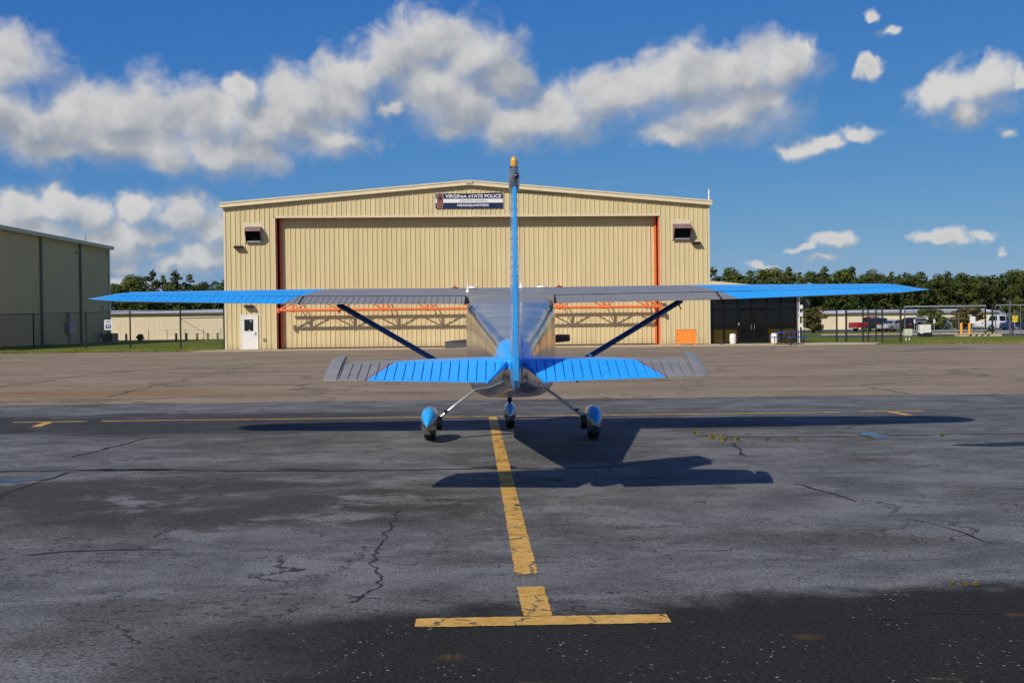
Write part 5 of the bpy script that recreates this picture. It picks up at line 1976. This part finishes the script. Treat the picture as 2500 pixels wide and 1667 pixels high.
def corrugated(name, parent, s0, s1, sg, top_fn, pitch, m_, bead=0.007, bw=0.006, skew=None):
    """control surface skin with pressed stiffening beads. top_fn(s, t) -> (y, z, half thickness), t 0 hinge .. 1 trailing edge"""
    ss = [(s0, 0.0)]
    k_ = s0 + pitch*0.5
    while k_ < s1 - bw*1.5:
        ss += [(k_ - bw, 0.0), (k_, bead), (k_ + bw, 0.0)]
        k_ += pitch
    ss.append((s1, 0.0))
    T = (0.0, 0.06, 0.5, 0.97, 1.0)
    rings = []
    for s, b_ in ss:
        up_, dn_ = [], []
        for t_ in T:
            y_, z_, h_ = top_fn(s, t_)
            bb = b_*(0 if t_ in (0.0,) else 1)
            xx = sg*(s if skew is None else skew(s, t_))
            up_.append((xx, y_, z_ + h_ + bb))
            dn_.append((xx, y_, z_ - h_ - bb*0.6))
        rings.append(up_ + dn_[::-1])
    mb_ = MB()
    mb_.loft(rings, True)
    return mb_.build(name, m_, parent)


def wing_te(s, t_):
    ly, lz, ty, tz, th = lerp_tab(WT, s)
    c = ly - ty
    f = 0.772 + 0.228*t_
    u_ = 0.0435 + (0.0015 - 0.0435)*t_
    l_ = -0.0176 + (-0.0015 + 0.0176)*t_
    zc_ = lz + (tz - lz)*f + c*(u_ + l_)/2
    return ly - c*f, zc_, c*(u_ - l_)/2


for sg in (-1, 1):
    bd_ = (-0.012, 0.0045) if sg < 0 else (0.005, 0.006)
    corrugated('flap', plane, 0.575, SPLIT - 0.012, sg, wing_te, 0.076, WINGM, *bd_)
    corrugated('aileron', plane, SPLIT + 0.012, 4.995, sg, wing_te, 0.090, WINGM, *bd_)

GAP_SHADE = mat('painted_gap_shade', (0.010, 0.010, 0.012), 0.8)  # near-black colour standing in for the shade inside the gaps
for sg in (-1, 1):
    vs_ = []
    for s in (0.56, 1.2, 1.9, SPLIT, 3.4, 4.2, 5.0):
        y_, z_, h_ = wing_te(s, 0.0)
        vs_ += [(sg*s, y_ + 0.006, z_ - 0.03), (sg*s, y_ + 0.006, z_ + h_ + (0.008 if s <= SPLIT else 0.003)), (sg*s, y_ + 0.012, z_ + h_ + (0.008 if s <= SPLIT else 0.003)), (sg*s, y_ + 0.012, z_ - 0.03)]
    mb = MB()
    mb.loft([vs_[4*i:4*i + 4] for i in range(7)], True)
    mb.build('hinge_gap_shade', GAP_SHADE, plane)
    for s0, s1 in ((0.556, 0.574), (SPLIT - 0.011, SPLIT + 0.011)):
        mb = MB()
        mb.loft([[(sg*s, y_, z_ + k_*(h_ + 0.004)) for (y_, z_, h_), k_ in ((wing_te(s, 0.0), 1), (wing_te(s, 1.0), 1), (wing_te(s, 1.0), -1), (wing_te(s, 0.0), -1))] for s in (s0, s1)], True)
        mb.build('end_gap_shade', GAP_SHADE, plane)  # dark block in place of the shade at the flap ends

# fuselage
FS = [(2.02, 0.20, 1.36, 1.04, 2.2), (1.96, 0.33, 1.42, 0.88, 2.5), (1.6, 0.45, 1.47, 0.70, 3.0), (1.15, 0.50, 1.52, 0.60, 3.5), (0.85, 0.52, 1.62, 0.57, 4.5), (0.45, 0.54, 1.86, 0.56, 6.0),
      (0.1, 0.55, 1.902, 0.56, 8.0), (-0.20, 0.555, 1.847, 0.57, 9.0), (-0.60, 0.553, 1.764, 0.585, 9.0), (-1.2, 0.488, 1.690, 0.62, 8.0), (-2.0, 0.410, 1.600, 0.68, 7.0), (-3.0, 0.308, 1.49, 0.755, 5.0),
      (-4.0, 0.21, 1.385, 0.835, 3.4), (-4.6, 0.160, 1.322, 0.885, 2.6), (-5.05, 0.115, 1.262, 0.925, 2.2), (-5.28, 0.06, 1.22, 0.96, 2.0)]


def fus_ring(y_, hw, zt_, zb_, n_, N=56, off=0.0):
    P_ = []
    zc_, hh = (zt_ + zb_)/2, (zt_ - zb_)/2
    for k_ in range(N):
        a_ = 2*math.pi*k_/N
        ca, sa = math.cos(a_), math.sin(a_)
        e_ = 2/n_
        eb_ = 2/min(n_, 4.2) if sa < 0 else e_
        P_.append(((hw + off)*math.copysign(abs(ca)**eb_, ca), y_, zc_ + (hh + off)*math.copysign(abs(sa)**eb_, sa)))
    return P_


def fsm_at(y_):
    return fus_at(y_, FSM)


def fus_at(y_, FS=FS):
    for a_, b_ in zip(FS[:-1], FS[1:]):
        if y_ <= a_[0] and y_ >= b_[0]:
            k_ = (a_[0] - y_)/(a_[0] - b_[0])
            return [p_ + (q_ - p_)*k_ for p_, q_ in zip(a_, b_)]
    return list(FS[-1])


def cat_rom(tab, n_):
    out = []
    for i in range(len(tab) - 1):
        p0, p1, p2, p3 = tab[max(0, i - 1)], tab[i], tab[i + 1], tab[min(len(tab) - 1, i + 2)]
        for k_ in range(n_):
            t_ = k_/n_
            out.append(tuple(p1[j] + (p2[j] - p1[j])*t_ if j == 0 else 0.5*((2*p1[j]) + (-p0[j] + p2[j])*t_ + (2*p0[j] - 5*p1[j] + 4*p2[j] - p3[j])*t_*t_ + (-p0[j] + 3*p1[j] - 3*p2[j] + p3[j])*t_**3) for j in range(5)))
    out.append(tab[-1])
    return out


FSM = FS[:6] + cat_rom(FS[6:], 4)
mb = MB()
mb.loft([fus_ring(*f_, N=72) for f_ in FSM], True)
fus = mb.build('fuselage', FUSEM, plane, 50)
for y_ in (-1.3, -2.35, -3.3):
    mb = MB()
    mb.loft([fus_ring(y_ + 0.005, *fsm_at(y_ + 0.005)[1:], N=72, off=0.0004), fus_ring(y_, *fsm_at(y_)[1:], N=72, off=0.0022), fus_ring(y_ - 0.005, *fsm_at(y_ - 0.005)[1:], N=72, off=0.0004)], False)
    mb.build('panel_seam', SEAMM, fus, 40)
for sg in (-1, 1):
    for (ya, yb_) in ((0.70, 0.22), (0.16, -0.42)):
        mb = MB()
        vs_ = [(sg*0.537, ya, 1.30), (sg*0.537, yb_, 1.30), (sg*0.527, yb_ + 0.05, 1.62), (sg*0.527, ya - (0.18 if ya > 0.5 else 0), 1.62)]
        mb.add(vs_ + [(v[0] - sg*0.02, v[1], v[2]) for v in vs_], [(0, 1, 2, 3), (0, 4, 5, 1), (1, 5, 6, 2), (2, 6, 7, 3), (3, 7, 4, 0)])
        mb.build('side_window', GLASSD, fus)
mb = MB()
r1, r2 = fus_ring(*fus_at(0.83), off=0.006), fus_ring(*fus_at(0.50), off=0.006)
mb.loft([r1[6:23], r2[6:23]], False, closed=False)
mb.build('windscreen', GLASSD, fus, 40)
# prop and spinner
mb = MB()
PC = Vector((-0.03, 2.18, 1.235))
rings = []
for r_, y_ in ((0.16, 0.0), (0.155, 0.06), (0.12, 0.16), (0.06, 0.25), (0.01, 0.28)):
    rings.append([(PC.x + r_*math.cos(a_), PC.y - 0.14 + y_, PC.z + r_*math.sin(a_)) for a_ in (2*math.pi*k/20 for k in range(20))])
mb.loft(rings, True)
mb.build('spinner', POLISH, plane, 40)
for sg in (-1, 1):
    mb = MB()
    rings = []
    ang = R(2.6)
    for rr, ch, tw in ((0.10, 0.09, 50), (0.30, 0.135, 40), (0.55, 0.145, 30), (0.80, 0.125, 22), (0.90, 0.108, 20), (0.925, 0.10, 20)):
        ring = []
        for u_, w_ in ((-0.5, 0), (-0.2, 0.10), (0.3, 0.07), (0.5, 0), (0.3, -0.04), (-0.2, -0.05)):
            a_ = R(tw)
            dz_ = u_*ch*math.cos(a_) - w_*ch*math.sin(a_)
            dy_ = -u_*ch*math.sin(a_)*sg + w_*ch*math.cos(a_)
            ring.append((PC.x + sg*(rr*math.cos(ang)) - dz_*math.sin(ang), PC.y + dy_, PC.z + sg*rr*math.sin(ang) + dz_))
        rings.append(ring)
    mb.loft(rings, True)
    mb.build('propeller_blade', mat('propeller_black', (0.02, 0.02, 0.021), 0.45), plane, 40)

# struts
for sg in (-1, 1):
    A_, B_ = Vector((sg*2.26, 0.30, 1.775)), Vector((sg*0.50, 0.30, 0.735))
    d_ = (B_ - A_).normalized()
    up_ = Vector((0, 1, 0)).cross(d_).normalized()
    rings = []
    for p_ in (A_, B_):
        ring = []
        for k_ in range(14):
            a_ = 2*math.pi*k_/14
            ring.append(p_ + Vector((0, 1, 0))*(0.095*math.cos(a_)) + up_*(0.036*math.sin(a_)))
        rings.append(ring)
    mb = MB()
    mb.loft(rings, True)
    st = mb.build('wing_strut', STRUTM, plane, 40)
    mb = MB()
    mb.tube([(sg*2.21, 0.22, 1.72), (sg*2.235, 0.16, 1.66)], 0.008, 6)
    mb.build('tie_down_ring', BLACKM, st)

# tail: stabiliser, elevators with drooped trailing edge, horns
def stab_ring(s, sg):
    ly = -4.42 - 0.20*s
    ty = -5.185
    zc_ = 1.165 - 0.012*s
    h_ = 0.042 - 0.010*s
    P_ = []
    for f_, k_ in ((0, 0), (0.06, 0.55), (0.25, 0.95), (0.5, 1.0), (0.8, 0.85), (1.0, 0.7)):
        P_.append((sg*s, ly + (ty - ly)*f_, zc_ + h_*k_))
    for f_, k_ in ((1.0, -0.7), (0.5, -1.0), (0.25, -0.95), (0.06, -0.55)):
        P_.append((sg*s, ly + (ty - ly)*f_, zc_ + h_*k_))
    return P_


def elev(s, t_):
    ch_ = 0.56 - 0.085*s
    droop = R(15.5)
    k_ = t_*ch_
    return -5.20 - k_*math.cos(droop), 1.166 - 0.012*s - k_*math.sin(droop)*(1.0 - 0.10*s), (0.028 - 0.006*s)*(1 - t_) + 0.003


def eskew(s, t_):
    lo_ = 0.06 + 0.17*t_
    return max(s, lo_)


for sg in (-1, 1):
    mb = MB()
    mb.loft([stab_ring(s, sg) for s in (0.04, 0.4, 0.8, 1.2, 1.40, 1.462)], True)
    mb.build('stabiliser', TAILM, plane, 30)
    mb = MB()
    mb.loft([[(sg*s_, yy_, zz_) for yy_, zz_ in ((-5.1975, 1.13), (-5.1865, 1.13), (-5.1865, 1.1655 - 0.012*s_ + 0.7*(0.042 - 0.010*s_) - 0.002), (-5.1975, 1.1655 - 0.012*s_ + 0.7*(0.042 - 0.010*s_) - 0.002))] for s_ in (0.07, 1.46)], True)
    mb.build('hinge_gap_shade', GAP_SHADE, plane)  # dark strip painted for the shade along the elevator hinge
    el_ = corrugated('elevator', plane, 0.06, 1.47, sg, elev, 0.0755, TAILM, -0.022, 0.0048, skew=eskew)
    mb = MB()
    rings = []
    for s, sh_ in ((1.474, 1.0), (1.52, 1.0), (1.56, 0.85), (1.585, 0.5)):
        y1, z1, h1 = elev(1.47, 1.0)
        hy, hz, hh_ = elev(1.47, 0.0)
        fy, fz = hy + 0.27*sh_, hz + 0.072*sh_
        ring = []
        for t_, hk in ((0, 0.35), (0.15, 0.9), (0.4, 1.0), (0.8, 0.6), (1.0, 0.15)):
            ring.append((sg*s, fy + (y1 + 0.06*(1 - sh_) - fy)*t_, fz + (z1 - fz)*t_ + 0.035*hk*sh_))
        for t_, hk in ((1.0, -0.15), (0.8, -0.5), (0.4, -0.8), (0.15, -0.7), (0, -0.35)):
            ring.append((sg*s, fy + (y1 + 0.06*(1 - sh_) - fy)*t_, fz + (z1 - fz)*t_ + 0.035*hk*sh_))
        rings.append(ring)
    mb.loft(rings, True)
    mb.build('elevator_horn', TAILM, el_, 30)
mb = MB()
y_, z_, _ = elev(0.5, 0.72)
mb.bx(0.50, 0.512, y_ - 0.02, y_ + 0.10, z_ - 0.06, z_ - 0.02)
mb.build('trim_tab_horn', BLACKM, plane)
mb = MB()
mb.tube([(-0.18, -5.22, 1.165), (0.18, -5.22, 1.165)], 0.028, 12)
mb.build('elevator_torque_tube', BLUEM, plane, 40)

# fin and rudder
def fin_le(z):
    return -4.25 - 0.62*(z - 1.30) if z > 1.45 else -4.343 + (1.45 - z)*2.2


def hinge(z):
    return -5.30 - 0.17*(z - 0.95)


rings = []
for z in (1.20, 1.35, 1.5, 1.8, 2.1, 2.4, 2.62, 2.70):
    th = 0.046 - 0.012*(z - 1.2)
    a_, b_ = fin_le(z), hinge(z) + 0.01
    if z > 2.65:
        th *= 0.8
    ring = []
    for f_, k_ in ((0, 0.05), (0.08, 0.5), (0.3, 0.9), (0.6, 1.0), (1.0, 0.85)):
        ring.append((th*k_, a_ + (b_ - a_)*f_, z))
    for f_, k_ in ((1.0, -0.85), (0.6, -1.0), (0.3, -0.9), (0.08, -0.5), (0, -0.05)):
        ring.append((th*k_, a_ + (b_ - a_)*f_, z))
    rings.append(ring)
mb = MB()
mb.loft(rings, True)
fin = mb.build('fin', BLUEM, plane, 30)
rings = []
for z, c_, th in ((0.93, 0.16, 0.012), (0.97, 0.30, 0.038), (1.03, 0.36, 0.048), (1.25, 0.40, 0.046), (1.5, 0.40, 0.038), (1.9, 0.38, 0.031), (2.3, 0.35, 0.027), (2.58, 0.32, 0.024)):
    a_ = hinge(z) - 0.006
    ring = []
    for f_, k_ in ((0, 1.0), (0.5, 0.86), (0.94, 0.55), (1.0, 0.42), (1.0, -0.42), (0.94, -0.55), (0.5, -0.86), (0, -1.0)):
        ring.append((th*k_, a_ - c_*f_, z))
    rings.append(ring)
mb = MB()
mb.loft(rings, True)
rud = mb.build('rudder', BLUEM, plane, 25)
z = 1.0
for i in range(19):
    zz = 1.12 + i*0.076
    c_, th = lerp_tab([(1.03, 0.36, 0.038), (1.25, 0.40, 0.040), (1.5, 0.40, 0.036), (1.9, 0.38, 0.031), (2.3, 0.35, 0.027), (2.58, 0.32, 0.024)], zz)
    a_ = hinge(zz) - 0.006
    mb = MB()
    for sg in (-1, 1):
        mb.tube([(sg*th*0.95, a_ - 0.03, zz), (sg*th*0.86, a_ - c_*0.5, zz), (sg*th*0.55, a_ - c_*0.94, zz)], 0.005, 5)
    mb.build('stiffening_bead', BLUEM, rud)
# silver cap on top of rudder and fin, beacon, tail light, whisker antenna
mb = MB()
rings = []
for z, k_ in ((2.56, 0.55), (2.60, 0.9), (2.66, 1.0), (2.72, 0.96), (2.745, 0.75), (2.752, 0.4)):
    yc_ = hinge(z) - 0.02
    ring = []
    for i in range(20):
        a_ = 2*math.pi*i/20
        ring.append((0.047*k_*math.cos(a_), yc_ + 0.30*k_*math.sin(a_)*(1.05 if math.sin(a_) < 0 else 1.6), z))
    rings.append(ring)
mb.loft(rings, True)
capo = mb.build('fin_cap', POLISH, plane, 50)
yb_ = hinge(2.75) - 0.08
mb = MB()
mb.lathe([(0.034, 2.748), (0.034, 2.766), (0.028, 2.768)], (0, yb_, 0), 18)
mb.build('beacon_base', BLACKM, plane, 40)
mb = MB()
mb.lathe([(0.026, 2.767), (0.029, 2.785), (0.029, 2.815), (0.025, 2.835), (0.015, 2.846), (0.004, 2.849)], (0, yb_, 0), 18)
mb.build('beacon_lens', mat('amber_lens', (0.70, 0.36, 0.05), 0.18, var=0.08, coat=0.5), plane, 60)
mb = MB()
yl_ = hinge(2.66) - 0.31
rings = []
for i in range(7):
    a_ = math.pi*i/6
    rings.append([(0.014 + max(0.001, 0.026*math.sin(a_))*math.cos(t_), yl_ - 0.026*math.cos(a_)*1.2, 2.665 + max(0.001, 0.026*math.sin(a_))*math.sin(t_)) for t_ in (2*math.pi*k/14 for k in range(14))])
mb.loft(rings, True)
mb.build('tail_light', mat('dark_lens', (0.03, 0.03, 0.032), 0.12), plane, 60)
yv = hinge(2.56) + 0.05
for sg in (-1, 1):
    mb = MB()
    mb.tube([(sg*0.025, yv, 2.575), (sg*0.12, yv - 0.02, 2.575), (sg*0.43, yv - 0.22, 2.535)], 0.0035, 6)
    mb.build('whisker_antenna', BLACKM, plane)
mb = MB()
mb.tube([(0.0, -5.44, 0.955), (0.0, -5.45, 0.90)], 0.012, 8)
mb.build('tail_tie_down', BLACKM, plane)

# landing gear
for sg in (-1, 1):
    xw = sg*1.055
    # leg
    rings = []
    for t_ in (0, 0.25, 0.5, 0.75, 1.0):
        p_ = Vector((sg*(0.44 + 0.52*t_), 0.10 - 0.10*t_, 0.655 - 0.40*t_ + 0.012*math.sin(t_*3.14)))
        w_ = 0.085 - 0.045*t_
        n1 = Vector((0, 1, 0))
        d_ = Vector((sg*0.55, 0, -0.42)).normalized()
        n2 = d_.cross(n1)
        rings.append([p_ + n1*(a_*w_) + n2*(b_*0.017) for a_, b_ in ((-1, -0.5), (-0.9, -1), (0.9, -1), (1, -0.5), (1, 0.5), (0.9, 1), (-0.9, 1), (-1, 0.5))])
    mb = MB()
    mb.loft(rings, True)
    leg = mb.build('gear_leg', POLISH, plane, 30)
    mb = MB()
    mb.tube([(sg*0.86, -0.02, 0.345), (sg*0.845, -0.05, 0.375)], 0.010, 6)
    mb.tube([(sg*0.845, -0.05, 0.375), (sg*0.845, -0.052, 0.392)], 0.028, 10)
    mb.build('step', BLACKM, leg)
    mb = MB()
    mb.tube([(sg*0.86, -0.05, 0.32), (sg*0.91, -0.06, 0.335), (sg*0.95, -0.06, 0.32), (sg*0.965, -0.05, 0.26)], 0.006, 6)
    mb.build('brake_line', GALV, leg)
    # wheel fairing
    wr = thing('tmp', '', None)
    bpy.data.objects.remove(wr)
    rings = []
    for y_, hw, zc_, hh in ((0.52, 0.012, 0.20, 0.02), (0.46, 0.065, 0.215, 0.085), (0.30, 0.100, 0.235, 0.150), (0.08, 0.112, 0.255, 0.178), (-0.12, 0.110, 0.258, 0.180), (-0.34, 0.088, 0.250, 0.150), (-0.52, 0.046, 0.238, 0.08), (-0.62, 0.006, 0.225, 0.015)):
        ring = []
        for k_ in range(24):
            a_ = 2*math.pi*k_/24
            ca_, sa_ = math.cos(a_), math.sin(a_)
            ring.append((hw*math.copysign(abs(ca_)**(0.62 if sa_ < 0 else 0.85), ca_), y_, max(0.085, zc_ + hh*math.copysign(abs(sa_)**0.8, sa_))))
        rings.append(ring)
    mb = MB()
    mb.loft(rings, True)
    pant = mb.build('wheel_fairing', PANTM, plane, 40, loc=(xw, 0, 0))
    mb = MB()
    mb.lathe([(0.13, -0.075), (0.19, -0.07), (0.215, -0.04), (0.218, 0), (0.215, 0.04), (0.19, 0.07), (0.13, 0.075)], n=28)
    mb.v = [(v[2], v[0], v[1] + 0.215) for v in mb.v]
    mb.build('main_wheel', RUBBER, plane, 40, loc=(xw, 0, 0))
    mb = MB()
    mb.lathe([(0.09, -0.03), (0.09, 0.03)], n=16)
    mb.v = [(v[2] - sg*0.13, v[0], v[1] + 0.22) for v in mb.v]
    mb.build('brake_disc', mat('brake_dark', (0.05, 0.05, 0.05), 0.5, 0.5), plane, 40, loc=(xw, 0, 0))
# nose gear
rings = []
NY = 1.62
for y_, hw, zc_, hh in ((0.42, 0.012, 0.19, 0.02), (0.34, 0.06, 0.20, 0.08), (0.15, 0.088, 0.225, 0.14), (-0.05, 0.093, 0.238, 0.155), (-0.25, 0.07, 0.235, 0.125), (-0.42, 0.03, 0.222, 0.06), (-0.50, 0.006, 0.215, 0.015)):
    rings.append([(hw*math.cos(a_), y_, max(0.07, zc_ + hh*math.sin(a_))) for a_ in (2*math.pi*k/24 for k in range(24))])
mb = MB()
mb.loft(rings, True)
mb.build('nose_fairing', PANTM, plane, 40, loc=(-0.01, NY, 0))
mb = MB()
mb.lathe([(0.10, -0.065), (0.15, -0.06), (0.175, -0.03), (0.178, 0), (0.175, 0.03), (0.15, 0.06), (0.10, 0.065)], n=26)
mb.v = [(v[2], v[0], v[1] + 0.176) for v in mb.v]
mb.build('nose_wheel', RUBBER, plane, 40, loc=(-0.01, NY, 0))
mb = MB()
mb.tube([(-0.01, NY, 0.36), (-0.01, NY + 0.02, 0.50), (-0.01, NY + 0.05, 0.72)], [0.035, 0.03, 0.045], 12)
ns = mb.build('nose_strut', BLACKM, plane, 40)
mb = MB()
mb.tube([(-0.01, NY - 0.05, 0.40), (-0.01, NY - 0.13, 0.49), (-0.01, NY - 0.04, 0.60)], 0.022, 8)
mb.build('torque_link', BLACKM, ns, 40)

# cabin roof antennas, caps
for (x_, y_, h_, z_) in ((-0.55, 0.10, 0.31, 1.90), (0.15, 0.42, 0.46, 1.965)):
    mb = MB()
    mb.lathe([(0.045, z_), (0.03, z_ + 0.012), (0.012, z_ + 0.05), (0.007, z_ + 0.10), (0.002, z_ + h_)], (x_, y_, 0), 12)
    mb.build('whip_antenna', WHITEP, plane, 50)
for (x_, y_, z_) in ((-0.50, 0.42, 1.972), (0.42, 0.42, 1.972)):
    mb = MB()
    mb.lathe([(0.07, z_ - 0.004), (0.066, z_ + 0.010), (0.04, z_ + 0.022), (0.01, z_ + 0.026)], (x_, y_, 0), 16)
    mb.build('antenna_puck', WHITEP, plane, 50)
for x_ in (-0.73, 0.66):
    mb = MB()
    mb.lathe([(0.045, 1.972), (0.045, 1.985), (0.015, 1.990), (0.012, 2.005)], (x_, 0.50, 0), 12)
    mb.build('fuel_cap', mat('red_fuel_cap', (0.30, 0.03, 0.02), 0.5), plane, 40)
print('objects', len(bpy.data.objects), 'size', sum(len(m_.polygons) for m_ in bpy.data.meshes))
